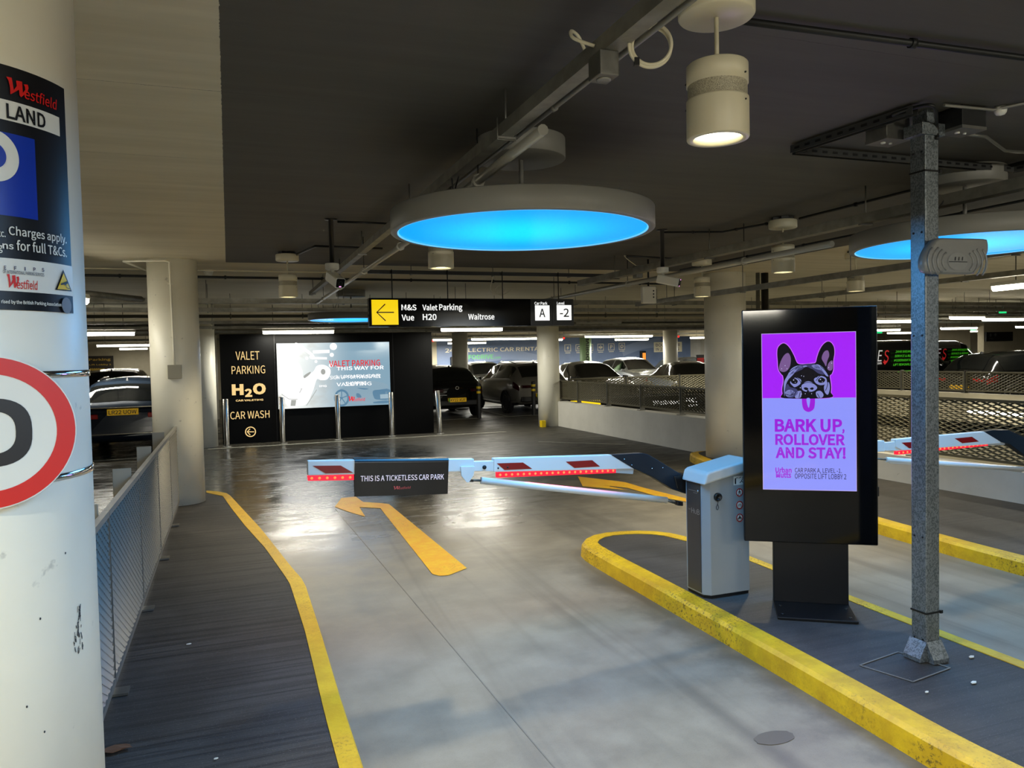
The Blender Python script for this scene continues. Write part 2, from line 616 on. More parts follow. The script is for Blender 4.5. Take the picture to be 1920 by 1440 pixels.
class Art:
    """collects flat shapes of one colour on a sheet"""
    def __init__(s, sheet, h):
        s.s, s.h, s.mb = sheet, h, MB()

    def poly(s, pts):
        if isinstance(s.s, Drum):
            return s._cut(pts, [tuple(range(len(pts)))])
        s.mb.ngon([s.s.P(a, b, s.h) for a, b in pts])
        return s

    def ppoly(s, pts):
        return s.poly([s.s.px(*p) for p in pts])

    def smooth(s, pts, n=5):
        return s.poly(catmull(pts, n, True))

    def psmooth(s, pts, n=5):
        return s.smooth([s.s.px(*p) for p in pts], n)

    def rect(s, x0, y0, x1, y1):
        return s.poly([(x0, y0), (x1, y0), (x1, y1), (x0, y1)])

    def prect(s, x0, y0, x1, y1):
        return s.ppoly([(x0, y1), (x1, y1), (x1, y0), (x0, y0)])

    def ellipse(s, cx, cy, rx, ry=None, n=28):
        ry = ry or rx
        return s.poly([(cx+rx*cos(2*pi*i/n), cy+ry*sin(2*pi*i/n)) for i in range(n)])

    def ring(s, cx, cy, r0, r1, n=40, k=1.0):
        P = s.s.P
        vs = [P(cx+r*cos(2*pi*i/n), cy+r*k*sin(2*pi*i/n), s.h) for r in (r0, r1) for i in range(n)]
        s.mb.add(vs, [(i, (i+1) % n, n+(i+1) % n, n+i) for i in range(n)])
        return s

    def stroke(s, pts, wd):
        P = s.s.P
        L, R = [], []
        for i, p in enumerate(pts):
            a = pts[max(i-1, 0)]; b = pts[min(i+1, len(pts)-1)]
            dx, dy = b[0]-a[0], b[1]-a[1]; l = hypot(dx, dy) or 1
            nx, ny = -dy/l*wd/2, dx/l*wd/2
            L.append((p[0]+nx, p[1]+ny)); R.append((p[0]-nx, p[1]-ny))
        n = len(pts)
        s.mb.add([P(a, b, s.h) for a, b in L+R], [(i, i+1, n+i+1, n+i) for i in range(n-1)])
        return s

    def pstroke(s, pts, wd):
        return s.stroke([s.s.px(*p) for p in pts], wd)

    def text(s, body, x0, y0, x1, y1, bold=.0, shear=0.0, spacing=1.0, skew=0.0, res=3):
        vs, fs = text2d(body, bold, shear, spacing, res)
        pts = [(x0+(x1-x0)*a, y0+(y1-y0)*b+skew*a) for a, b in vs]
        if isinstance(s.s, Drum):
            return s._cut(pts, fs)
        s.mb.add([s.s.P(a, b, s.h) for a, b in pts], fs)
        return s

    def ptext(s, body, x0, y0, x1, y1, **k):
        """pixel box: left-bottom and right-top corners"""
        a = s.s.px(x0, y1); b = s.s.px(x1, y0)
        return s.text(body, a[0], a[1], b[0], b[1], **k)

    def _cut(s, pts, fs):
        bm = bmesh.new()
        vs = [bm.verts.new((a, b, 0)) for a, b in pts]
        for f in fs:
            try:
                bm.faces.new([vs[i] for i in f])
            except ValueError:
                pass
        x0 = min(p[0] for p in pts); x1 = max(p[0] for p in pts)
        k = max(1, int((x1-x0)/.012))
        for i in range(1, k):
            g = bm.verts[:]+bm.edges[:]+bm.faces[:]
            bmesh.ops.bisect_plane(bm, geom=g, plane_co=(x0+(x1-x0)*i/k, 0, 0), plane_no=(1, 0, 0))
        bm.verts.index_update()
        s.mb.add([s.s.P(v.co.x, v.co.y, s.h) for v in bm.verts], [tuple(v.index for v in f.verts) for f in bm.faces])
        bm.free()
        return s

    def build(s, name, mat, parent, label=None):
        o = s.mb.build(name, mat, parent)
        if label:
            o['label'] = label
        return o


def catmull(pts, n=6, closed=False):
    out = []
    m = len(pts)
    rng = range(m if closed else m-1)
    for i in rng:
        p = [pts[(i+k) % m] if closed else pts[min(max(i+k, 0), m-1)] for k in (-1, 0, 1, 2)]
        for j in range(n):
            t = j/n
            out.append(tuple(.5*((2*p[1][d])+(-p[0][d]+p[2][d])*t+(2*p[0][d]-5*p[1][d]+4*p[2][d]-p[3][d])*t*t+(-p[0][d]+3*p[1][d]-3*p[2][d]+p[3][d])*t**3) for d in range(len(pts[0]))))
    if not closed:
        out.append(tuple(pts[-1]))
    return out


# blackletter-like W and lighter lower case, as the shopping centre writes its name
WGLYPH = [(0, 1), (.26, 1.02), (.34, .30), (.50, .62), (.47, .93), (.78, .97), (.80, .30), (.93, .52), (.92, .72), (.86, .84), (1.08, .90), (1.12, .70), (1.04, .44), (.70, .0), (.62, .08), (.60, .42), (.24, .06), (.16, 0), (.16, .40), (.10, .80)]


def wordmark(art, x0, y0, x1, y1, skew=0.0):
    wd = x1-x0; ht = y1-y0
    ww = wd*.34
    art.poly([(x0+ww*a, y0+ht*b+skew*(a*ww/wd)) for a, b in WGLYPH])
    art.text('estfield', x0+ww*.88, y0-ht*.02+skew*.3, x1, y0+ht*.68+skew*.3, bold=.008, shear=.12, skew=skew*.7)


def pwordmark(art, x0, y0, x1, y1, dy=0):
    a = art.s.px(x0, y1); b = art.s.px(x1, y0)
    sk = art.s.px(x1, y1+dy)[1]-art.s.px(x1, y1)[1] if dy else 0
    wordmark(art, a[0], a[1], b[0], b[1], sk)


# ================================================================== THE SETTING
CEIL = 2.91
VX0, VX1, VY0, VY1 = 7.75, 15.9, 3.0, 17.45     # the opening down to the level below
m = MB()
for a, b in (((-14, -10), (VX0, 45)), ((VX1, -10), (40, 45)), ((VX0, -10), (VX1, VY0)), ((VX0, VY1), (VX1, 45))):
    m.quad((a[0], a[1], 0), (b[0], a[1], 0), (b[0], b[1], 0), (a[0], b[1], 0))
m.box((-14, -10, -.3), (VX0, 45, -.02)); m.box((VX1, -10, -.3), (40, 45, -.02)); m.box((VX0, -10, -.3), (VX1, VY0, -.02)); m.box((VX0, VY1, -.3), (VX1, 45, -.02))
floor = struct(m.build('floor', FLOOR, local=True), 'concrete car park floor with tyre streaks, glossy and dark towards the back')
struct(MB().box((-14, -10, CEIL), (40, 45, CEIL+.25)).build('ceiling', SOFFIT, local=True), 'flat concrete ceiling, beige with a large dark painted area above the lanes')
struct(MB().box((-14, 38.2, 0), (10.0, 38.5, CEIL)).build('wall_back', BEIGE), 'beige back wall behind the parked cars at the left')
wallb = struct(MB().box((10.0, 38.2, 0), (26.2, 38.5, CEIL)).build('wall_mural', NAVY), 'blue painted back wall advertising electric car rental')
struct(MB().box((26.2, 38.2, 0), (40, 38.5, CEIL)).build('wall_corner', BEIGE), 'beige end of the back wall right of the blue mural')
struct(MB().box((-14.3, -10, 0), (-14, 38.5, CEIL)).build('wall_left', BEIGE), 'beige side wall far left beyond the fence')
struct(MB().box((39.7, -10, 0), (40, 45, CEIL)).build('wall_right', BEIGE), 'beige side wall far right beyond the vans')
struct(MB().box((-14, -10.3, 0), (40, -10, CEIL)).build('wall_rear', BEIGE), 'beige wall behind the photographer')
# beams across the ceiling towards the back
for y, z, lab in ((18.6, 2.62, 'shallow beige ceiling beam behind the black booth'), (24.4, 2.55, 'beige ceiling beam over the first rental cars'), (31.0, 2.5, 'beige ceiling beam nearest the blue mural')):
    struct(MB().box((-14, y, z), (40, y+.55, CEIL)).build('ceiling_beam', BEIGE), lab)
# lower level seen through the opening
struct(MB().box((VX0-.3, VY0-.3, -3.4), (VX1+.3, VY1+.3, -3.2)).build('ramp_floor', M('ramp_concrete', '6f6a5c', .5, var=.2)), 'concrete ramp floor deep down behind the mesh fences')
m = MB()
m.box((VX0-.28, VY1, -3.2), (VX1+.25, VY1+.22, .62))
struct(m.build('parapet_wall', M('dark_parapet', '3d3a32', .7)), 'dark parapet at the far end of the ramp opening')
struct(MB().box((VX1, VY0, -3.2), (VX1+.22, VY1, .64)).build('parapet_wall', BEIGE), 'beige parapet along the far side of the ramp opening')
m = MB()
m.box((7.48, 9.9, 0), (VX0, 17.17, .6)); m.box((VX0-.02, 9.9, -3.2), (VX0, 17.4, 0))
struct(m.build('low_wall', WALLP), 'low white wall from the middle column to the round column at its far end')
m = MB()
m.box((7.5, 2.2, 0), (VX0, 9.9, .43)); m.box((VX0-.02, 3.0, -3.2), (VX0, 9.9, 0))
struct(m.build('low_wall', WALLP), 'low white wall behind the second barrier at the right edge')


def column(x, y, label, r=.27, mat=COLP, z0=0.0, rings=True):
    return struct(MB().lathe([(r, z0), (r, CEIL+.01)], 48, (x, y, 0)).build('column', mat), label)


COL1 = (-.6, 2.15)
col1 = column(*COL1, 'large round white column in the left foreground carrying signs', .272, z0=.1)
column(-.575, 9.75, 'round cream column at the far end of the left fence', z0=.1)
column(-.50, 17.0, 'round white column left of the black valet booth', .25)
column(7.16, 9.95, 'cream column behind the advertising totem', .31)
column(7.35, 17.37, 'round white column where the low white wall begins')
column(7.35, 25.0, 'round white column in front of the rental lettering')
column(15.55, 25.0, 'round white column in front of the mural offer panel')
gcol = column(15.6, 32.4, 'round green column with dark upright lettering', mat=M('green_column_paint', '7d9a70', .5))
column(19.2, 12.5, 'pale column at the right picture edge beyond the ramp')
column(-.58, 25.2, 'round column far back behind the first left column')
# thin lettering on the green column
D = Drum((15.6, 32.4), .27, atan2(-32.4, -15.6))
a = Art(D, .004)
vs, fs = text2d('UFODRIVE', .03)
a._cut([(.02+.16*(1-y)-.0, 1.05+1.5*x) for x, y in vs], fs)
a.build('lettering', SIGNB, gcol, 'dark upright lettering')

# ------------------------------------------------------------------ raised footway on the left with yellow kerb
F = .10


def px7(pts):
    return [(G(160+x/2.667, 900+y/2.667, F).x, G(160+x/2.667, 900+y/2.667, F).y) for x, y in pts]


outer = px7([(1395, 1440), (1270, 1060), (1180, 760), (1095, 500), (1040, 440), (880, 240), (720, 70), (690, 58), (605, 52)])
inner = px7([(1270, 1440), (1200, 1180), (1100, 760), (1040, 570), (1020, 510), (900, 340), (800, 230), (730, 140), (688, 80), (605, 62)])
outer = [(outer[0][0]-.02, -2.0), (outer[0][0], 2.2)]+outer
inner = [(inner[0][0]-.02, -2.0), (inner[0][0], 2.2)]+inner
left = [(-.45, 10.75), (-.95, 10.6), (-.95, -2.0)]
fw = struct(MB().prism([(x-.03, y) for x, y in outer]+left, 0, F-.004).build('raised_footway', FOOT, local=True), 'dark ribbed footway along the fence on the left')
m = MB()
no = catmull(outer, 4); ni = catmull(inner, 4)


def resample(p, n):
    d = [0]
    for i in range(1, len(p)):
        d.append(d[-1]+hypot(p[i][0]-p[i-1][0], p[i][1]-p[i-1][1]))
    out = []
    for k in range(n):
        t = d[-1]*k/(n-1); i = 0
        while i < len(d)-2 and d[i+1] < t:
            i += 1
        f = (t-d[i])/max(1e-9, d[i+1]-d[i])
        out.append((p[i][0]+(p[i+1][0]-p[i][0])*f, p[i][1]+(p[i+1][1]-p[i][1])*f))
    return out


def kerb(mb, o_, i_, z0, z1, round_=.012):
    n = len(o_)
    vs = []
    for (ox, oy), (ix, iy) in zip(o_, i_):
        dx, dy = ix-ox, iy-oy; l = hypot(dx, dy) or 1; dx /= l; dy /= l
        vs += [(ox-.01*dx, oy-.01*dy, z0), (ox, oy, z1-round_), (ox+dx*round_, oy+dy*round_, z1), (ix, iy, z1), (ix, iy, z0)]
    fs = []
    for k in range(n-1):
        for j in range(4):
            fs.append((k*5+j, k*5+j+1, (k+1)*5+j+1, (k+1)*5+j))
    mb.add(vs, fs)
    mb.f += [tuple(range(5)), tuple((n-1)*5+j for j in range(5))]; mb.sm += [False]*2


kerb(m, resample(outer, 60), resample(inner, 60), 0, F)
m.build('kerb', YELLOW, fw)['label'] = 'yellow painted kerb edge'

# ------------------------------------------------------------------ traffic island
Zi = .115
tip = [G(1092, 1020, Zi), G(1098, 1008, Zi), G(1120, 1000, Zi), G(1150, 996, Zi), G(1195, 994, Zi), G(1240, 996, Zi), G(1280, 1003, Zi)]
front = [(2.72, -2), (2.71, 1.0)]+[(G(x, y, Zi).x, G(x, y, Zi).y) for x, y in ((1840, 1437), (1700, 1362), (1500, 1248), (1300, 1137), (1200, 1082), (1130, 1044))]
loop = front+[(p.x, p.y) for p in tip]+[(3.80, 5.2), (3.78, 4.2), (3.76, 3.0), (3.76, 1.0), (3.76, -2)]
loop = resample(catmull(loop, 5), 110)
inn = []
for i, p in enumerate(loop):
    a_ = loop[max(i-1, 0)]; b_ = loop[min(i+1, len(loop)-1)]
    dx, dy = b_[0]-a_[0], b_[1]-a_[1]; l = hypot(dx, dy)
    wk = .135 if i < 62 else .10
    inn.append((p[0]+dy/l*wk, p[1]-dx/l*wk))
isl = struct(MB().prism([((a_[0]+b_[0])/2, (a_[1]+b_[1])/2) for a_, b_ in zip(loop, inn)][::-1], 0, Zi-.004).build('traffic_island', ISLE, local=True), 'dark topped traffic island carrying the barrier cabinet, totem and steel post')
m = MB(); kerb(m, loop, inn, 0, Zi, .02)
m.build('kerb', YELLOW_W, isl)['label'] = 'scuffed yellow kerb round the island'

# ------------------------------------------------------------------ footway on the right
rk = [(5.50, -2), (5.50, 3.5), (5.56, 5.0), (5.68, 6.0), (6.05, 7.8), (6.55, 9.6), (6.78, 10.35), (7.0, 10.62), (7.3, 10.6)]
rk = resample(catmull(rk, 4), 60)
rf = struct(MB().prism([(x+.06, y-.01) for x, y in rk]+[(7.5, 10.5), (7.5, -2)], 0, Zi-.004).build('raised_footway', ISLE, local=True), 'dark footway beside the low wall on the right')
m = MB(); kerb(m, rk, [(x+.14, y-.02) for x, y in rk], 0, Zi, .02)
m.build('kerb', YELLOW_W, rf)['label'] = 'scuffed yellow kerb beside the right lane'

# ------------------------------------------------------------------ paint on the floor
def pxpoly(pts, z, ox=560, oy=820, s=2.526):
    return [tuple(G(ox+x/s, oy+y/s, z)) for x, y in pts]


m = MB()
S7 = dict(ox=380, oy=820, s=3.692)
m.ngon(pxpoly([(1590, 945), (1640, 958), (1700, 955), (1830, 905), (1800, 880), (1290, 462), (1240, 455), (1110, 447), (1090, 470), (1085, 483), (1230, 490)], .004, **S7))
m.ngon(pxpoly([(915, 480), (960, 420), (1060, 410), (1110, 447), (1085, 483), (1125, 548), (1010, 515)], .004, **S7))
m.build('arrow_marking', ARROW, floor)['label'] = 'yellow arrow turning left on the near lane'
m = MB()
m.ngon(pxpoly([(1322, 185), (1545, 212), (1470, 232), (1560, 250), (1345, 232)], .004))
m.ngon(pxpoly([(1440, 226), (1480, 212), (1545, 212), (1640, 240), (1840, 290), (1840, 305), (1720, 285), (1560, 240)], .0052))
m.build('arrow_marking', ARROW, floor)['label'] = 'yellow arrow painted beyond the barrier arm'
m = MB()
for a, b, wd in (((-.44, 16.45), (5.9, 16.5), .1), ((5.75, 14.2), (7.0, 12.9), .09)):
    m.bar((a[0], a[1], .0035), (b[0], b[1], .0035), wd, .003)
for x in (4.9, 7.45, 10.0, 12.6):
    m.bar((x, 20.6, .0035), (x+.35, 25.6, .0035), .09, .003)
m.bar((4.9, 20.6, .0035), (12.6, 20.8, .0035), .09, .003)
m.bar((-6.5, 15.5, .0035), (-.9, 15.6, .0035), .1, .003); m.bar((-.95, 15.5, .0035), (-.75, 21, .0035), .1, .003)
j0, j1 = G(651, 985, 0), G(790, 1120, 0)
MB().bar((j0.x, 9.0, .001), (j1.x, 1.5, .001), .006, .002).build('expansion_joint', M('joint_sealant', '6f6a60', .6), floor)
p_ = G(1452, 1383, .002)
MB().slab([p_+Vector((.10*cos(2*pi*i/24)*(1+.06*sin(4*i)), .055*sin(2*pi*i/24), 0)) for i in range(24)], (0, 0, .0006)).build('oil_stain', M('oil_stain', '5c564c', .5), floor)
mc = MB()
cq = [G(x, y, Zi+.001) for x, y in ((1612, 1247), (1712, 1278), (1782, 1252), (1684, 1222))]
for a_, b_ in zip(cq, cq[1:]+cq[:1]):
    mc.bar(a_, b_, .007, .002)
mc.build('cover_joint', M('pale_grit', '6d6a64', .8), isl)
m.build('line_marking', WLINE, floor)['label'] = 'worn white bay and edge lines'

# ================================================================== LAMPS
def flat_disc(mb, c, r, n=40, down=True):
    mb.ngon([(c[0]+r*cos(2*pi*i/n), c[1]+r*sin(2*pi*i/n), c[2]) for i in range(n)])
    return mb


def make_downlight(label):
    t = thing('downlight', label, 'lamp', (0, 0, CEIL), 0, 'cylindrical white downlights')
    MB().box((-.09, -.03, -.028), (.09, .03, 0)).box((-.03, -.09, -.028), (.03, .09, 0)).build('mounting_bracket', DKSTEEL, t, True)
    MB().lathe([(0, -.028), (.118, -.028), (.123, -.034), (.123, -.092), (.118, -.098), (0, -.098)], 48, cap=False).build('canopy', LAMPW, t, True)
    MB().tube([(0, 0, -.098), (0, 0, -.25)], .0075, 12).build('rod', LAMPW, t, True)
    h = MB().lathe([(0, -.25), (.094, -.25), (.099, -.255), (.099, -.318), (.0, -.318)], 48, cap=False)
    h.lathe([(0, -.365), (.1, -.365), (.1005, -.37), (.1005, -.488), (.0985, -.492), (.080, -.492), (.078, -.470)], 48, cap=False)
    hs = h.build('housing', LAMPW, t, True)
    sc_ = MB()
    for a in (-1.15, .5, 2.4):
        for z in (-.30, -.385):
            sc_.lathe([(0, .002), (.003, .002), (.003, -.002), (0, -.002)], 8, (.1015*cos(a), .1015*sin(a), z), axis='Y')
    sc_.build('screw', DKSTEEL, hs, True)
    g = MB().lathe([(.0955, -.318), (.0955, -.365)], 48, cap=False).build('mesh_band', mesh_band, t, True)
    flat_disc(MB(), (0, 0, -.476), .0785).build('lens', DLENS, t, True)
    return t


q = NT('perforated_band')
vo = q.node('ShaderNodeTexVoronoi'); vo.inputs['Scale'].default_value = 420
q.l.new(q.obj(), vo.inputs['Vector'])
q.set(Base_Color=q.mix(q.step(vo.outputs['Distance'], .25, .5), C('4d4a40'), C('b3ac94')), Roughness=.5)
mesh_band = q.m

dl_spots = [(1.535, 2.16, 'large white downlight nearest the camera at the top of the picture', 75),
            (.64, 8.75, 'white downlight hanging left of the first camera over the yellow kerb', 60),
            (1.584, 5.85, 'white downlight half hidden behind the large blue disc lamp', 75),
            (4.70, 5.66, 'white downlight above the advertising totem', 75),
            (5.63, 8.29, 'white downlight just left of the tall cream column', 60),
            (7.19, 7.36, 'bright downlight glowing above the totem, right of the cream column', 50)]
dproto = None
for x, y, lab, e in dl_spots:
    if dproto is None:
        dproto = make_downlight(lab); dproto.location = (x, y, CEIL); XF[dproto] = Matrix.Translation((x, y, CEIL))
    else:
        dup(dproto, (x, y, CEIL), .9*x, lab)
    light('downlight_beam', 'SPOT', (x, y, CEIL-.50), e*K_SPOT, WARM, spot_size=radians(125), spot_blend=.85, shadow_soft_size=.06)


def make_disc(label):
    t = thing('disc_lamp', label, 'lamp', (0, 0, CEIL), 0, 'large round blue ceiling lamps')
    MB().lathe([(0, 0), (.243, 0), (.245, -.004), (.245, -.108), (.241, -.112), (0, -.112)], 56, cap=False).build('canopy', LAMPGREY, t, True)
    MB().tube([(0, 0, -.11), (0, 0, -.40)], .013, 12).build('rod', LAMPGREY, t, True)
    MB().lathe([(0, -.398), (.716, -.398), (.722, -.404), (.722, -.508), (.718, -.512), (.684, -.512), (.680, -.500)], 96, cap=False).build('drum', LAMPGREY, t, True)
    flat_disc(MB(), (0, 0, -.504), .682, 80).build('diffuser', DISC, t, True)
    MB().lathe([(.6785, -.5055), (.684, -.5135), (.686, -.5125)], 96, cap=False).build('trim_ring', RINGM, t, True)
    MB().tube(catmull([(-.35, .1, -.398), (-.37, .05, -.30), (-.36, 0, -.22)], 6), .004, 8).tube(catmull([(-.30, .12, -.398), (-.36, .1, -.28), (-.37, .1, -.2)], 6), .004, 8).build('cable', BLACK, t, True)
    return t


LAMPGREY = M('grey_lamp_paint', '83827b', .45)
RINGM = M('lit_edge_ring', '60b0e0', .3, emit=(.12, .55, 1), es=1.0)
disc0 = make_disc('large round blue disc lamp hanging over the near lane')
disc0.location = (1.55, 3.99, CEIL); XF[disc0] = Matrix.Translation(disc0.location)
dup(disc0, (4.72, 3.86, CEIL), .4, 'round blue disc lamp behind the steel post at the right edge')
dup(disc0, (2.0, 13.32, CEIL), .8, 'far blue disc lamp partly hidden behind the direction sign')
light('disc_glow', 'AREA', (1.55, 3.99, CEIL-.516), 60*K_BLUE, BLUE, shape='DISK', size=1.36)
light('disc_glow', 'AREA', (4.72, 3.86, CEIL-.516), 45*K_BLUE, BLUE, shape='DISK', size=1.36)
light('disc_glow', 'AREA', (2.0, 13.32, CEIL-.516), 20*K_BLUE, BLUE, shape='DISK', size=1.36)


def batten(x0, x1, y, z, label, warm=False, rz=0.0, lit=True, group='lit battens under the ceiling', e=None):
    L = x1-x0; c = ((x0+x1)/2, y, z)
    t = thing('batten_light', label, 'lamp', c, rz, group)
    h = L/2
    MB().slab([(-h, -.055, .02), (-h, .055, .02), (-h, .04, .07), (-h, -.04, .07)], (L, 0, 0)).build('housing', WHITE, t, True)
    MB().slab([(-h+.02, -.05, .02), (-h+.02, -.045, -.02), (-h+.02, -.02, -.045), (-h+.02, .02, -.045), (-h+.02, .045, -.02), (-h+.02, .05, .02)], (L-.04, 0, 0)).build('diffuser', (TUBEW if warm else TUBE) if lit else WHITE, t, True)
    for s_ in (-.35, .35):
        MB().tube([(L*s_, 0, .07), (L*s_, 0, CEIL-z)], .006, 6).build('hanger_rod', DKSTEEL, t, True)
    if e:
        light('batten_glow', 'AREA', (c[0], c[1], z-.05), e*K_BATTEN, (1, .97, .86), (0, 0, rz), shape='RECTANGLE', size=L, size_y=.09)
    return t


batten(.68, 2.16, 16.85, 2.34, 'lit batten just above the top edge of the black booth', True, e=26)
batten(4.38, 5.82, 16.35, 2.34, 'lit batten right below the hanging direction sign', True, e=26)
batten(-3.1, -1.70, 16.8, 2.34, 'lit batten left of the first cream column, above the dark estate car', e=26)
batten(-4.1, -2.35, 31.0-2.2, 2.38, 'short lit batten farther back above the dark estate car', e=18)
batten(-4.3, -3.2, 36.2, 2.40, 'farthest small lit batten close beside the first cream column', e=10)
batten(-2.5, -1.0, 9.1, 2.45, 'bright end of a batten poking out from behind the near column', rz=1.2, e=4)
batten(7.16, 7.95, 27.9, 2.40, 'short lit batten left of the round column before the mural', e=10)
batten(9.7, 11.6, 35.0, 2.40, 'thin lit batten touching the top of the rental lettering', e=260)
batten(8.6, 11.35, 27.7, 2.40, 'long lit batten row over the silver car', e=50)
batten(11.9, 12.75, 28.6, 2.36, 'small lit batten just right of the round column by the low wall', e=8)
batten(12.6, 15.5, 26.2, 2.40, 'long lit batten across the green column', e=50)
batten(17.2, 19.0, 32.5, 2.40, 'thin lit batten above the row of white icons', True, e=260)
batten(17.4, 19.4, 25.4, 2.40, 'upper lit batten left of the tall cream column', True, e=14)
batten(20.1, 22.4, 30.6, 2.40, 'lower lit batten left of the tall cream column', True, e=150)
batten(15.3, 17.3, 15.0, 2.40, 'bright batten between totem and steel post', e=9)
batten(22.6, 23.7, 22.1, 2.40, 'small lit batten beside the upper edge of the totem', True, e=12)
batten(27.9, 29.9, 26.7, 2.40, 'low lit batten above the black van', e=12)
batten(16.3, 17.6, 13.8, 2.42, 'slanted batten right of the steel post', True, rz=.12, e=10)
batten(24.6, 26.4, 21.1, 2.40, 'upper of two lit battens over the second black van', e=12)
batten(30.0, 32.0, 25.3, 2.40, 'lower of two lit battens over the second black van', e=12)
batten(18.1, 21.2, 14.3, 2.40, 'bright long batten at the right picture edge', e=9)
batten(28.2, 28.9, 20.9, 2.42, 'tiny lit batten left of the pale right edge column', e=8)
batten(9.5, 11.0, 20.4, 2.62, 'dim batten above the dark saloon by the low wall', lit=False)

# ================================================================== CABLE TRAYS, PIPES AND CONDUITS
def tray(p0, p1, label, wd=.10, ht=.06, rods=1.5, mat=TRAYM, name='cable_tray', cover=False):
    p0, p1 = Vector(p0), Vector(p1)
    d = (p1-p0); L = d.length; d.normalize()
    t = thing(name, label, 'cable tray', p0, atan2(d.y, d.x))
    ch = MB().slab([(0, -wd/2, 0), (0, wd/2, 0), (0, wd/2, ht), (0, wd/2-.006, ht), (0, wd/2-.006, .006), (0, -wd/2+.006, .006), (0, -wd/2+.006, ht), (0, -wd/2, ht)], (L, 0, 0))
    ch.build('channel', mat, t, True)
    n = max(1, int(L/rods)) if not isinstance(rods, list) else 0
    for x in (rods if n == 0 else [L*(i+.5)/n for i in range(n)]):
        MB().tube([(x, 0, -.01), (x, 0, CEIL-p0.z)], .005, 6).box((x-.012, -wd/2-.012, -.012), (x+.012, wd/2+.012, -.001)).build('hanger', GREYM, t, True)
    return t


def pipe(pts, r, label, mat=PIPEM, name='conduit', cat='conduit', clips=1.2, strap=True):
    t = MB().tube(pts, r, 10).build(name, mat)
    tag(t, label, cat)
    if strap and clips:
        for a, b in zip(pts[:-1], pts[1:]):
            a, b = Vector(a), Vector(b); L = (b-a).length
            k = int(L/clips)
            for i in range(k):
                p = a+(b-a)*((i+.5)/k); d = (b-a).normalized()*.012
                MB().tube([p-d, p+d], r*1.5, 8).build('pipe_clip', mat, t)
                if r >= .02 and p.z < 2.8 and abs(d.z) < .008:
                    MB().tube([p, (p.x, p.y, CEIL)], .004, 6).build('hanger_rod', DKSTEEL, t)
    return t


tr1 = tray((1.197, .6, 2.70), (1.197, 11.9, 2.70), 'long zinc cable tray running over the near lane towards the booth', .058, .055, [2.66, 4.6, 6.6, 8.9, 11.0])
MB().tube([(1.155, 3.255, 2.78), (1.155, 3.255, 2.685), (1.24, 3.255, 2.685), (1.24, 3.255, 2.78)], .004, 6).build('trapeze_clamp', GREYM, tr1)
pipe([(1.276, .6, 2.725), (1.276, 5.2, 2.725)], .010, 'thin conduit running along the right side of the near cable tray')
pipe([(1.255, 2.97, 2.655), (1.258, 4.75, 2.625)], .024, 'short grey round tube just above the near blue disc lamp', M('dull_tube', 'a5a398', .35, .4), clips=.9)
pipe([(1.265, 5.0, 2.58), (1.265, 11.75, 2.575)], .022, 'long grey round tube hanging below the cable tray towards the booth', M('dull_tube', 'a5a398', .35, .4), clips=1.6)
jb = MB().box((1.150, 2.24, 2.62), (1.218, 2.33, 2.70)).build('junction_box', GREYM, bevel=.004)
tag(jb, 'square grey junction box under the near cable tray', 'box')
MB().lathe([(0, 0), (.024, 0), (.024, -.004), (.02, -.005), (0, -.005)], 20, (1.184, 2.285, 2.62), cap=False).build('knockout', TRAYM, jb)
# spare cable coil hung from the tray
cp = thing('cable_coil', 'loop of spare white cable hanging from the near cable tray', 'cable', (1.32, 2.2, 2.6))
cc = Vector((1.288, 2.16, 2.693))
rv = (CAM_R @ Vector((1, 0, 0))); uv = (CAM_R @ Vector((0, 1, 0)))
pts = []
for i in range(80):
    a_ = 2*pi*2.05*i/79+2.2
    rr = .064+.005*sin(a_*.5)
    pts.append(cc+rv*cos(a_)*rr+uv*sin(a_)*rr*1.0+(rv.cross(uv))*.006*sin(a_*.5+1))
pts = [Vector((1.235, 2.2, 2.735))]+pts+[Vector((1.225, 2.24, 2.735))]
MB().tube(catmull(pts, 3), .0058, 8).build('cable', LAMPW, cp)
MB().obox(cc-rv*.045-uv*.052, rv*.008, uv*.012, rv.cross(uv)*.010).build('cable_tie', BLACK, cp)
tag(MB().tube(catmull([(1.175, 2.40, 2.755), (1.15, 2.40, 2.80), (1.11, 2.37, 2.80), (1.10, 2.33, 2.76), (1.165, 2.31, 2.735)], 6), .006, 8).build('cable', LAMPW), 'short bent white cable on the left side of the near cable tray', 'cable')

tray((4.42, 1.5, 2.635), (4.42, 9.3, 2.635), 'zinc cable tray over the right lane passing behind the totem downlight', .09, .07, 1.7)
pipe([(4.55, 4.9, 2.56), (4.55, 11.6, 2.56)], .026, 'pale round tube below the right lane cable tray', M('dull_tube', 'a5a398'), clips=1.9)
tray((6.62, 2.0, 2.53), (6.62, 11.7, 2.53), 'narrow grey trunking left of the tall cream column and above the totem', .06, .07, 1.8)
tray((9.4, 1.0, 2.60), (9.4, 11.7, 2.60), 'zinc cable tray high at the right behind the second blue disc', .10, .07, 2.2)
batten(8.5, 10.8, 6.4, 2.5, 'slim lit strip above the second blue disc at the right edge', True, rz=pi/2-.08, e=8)
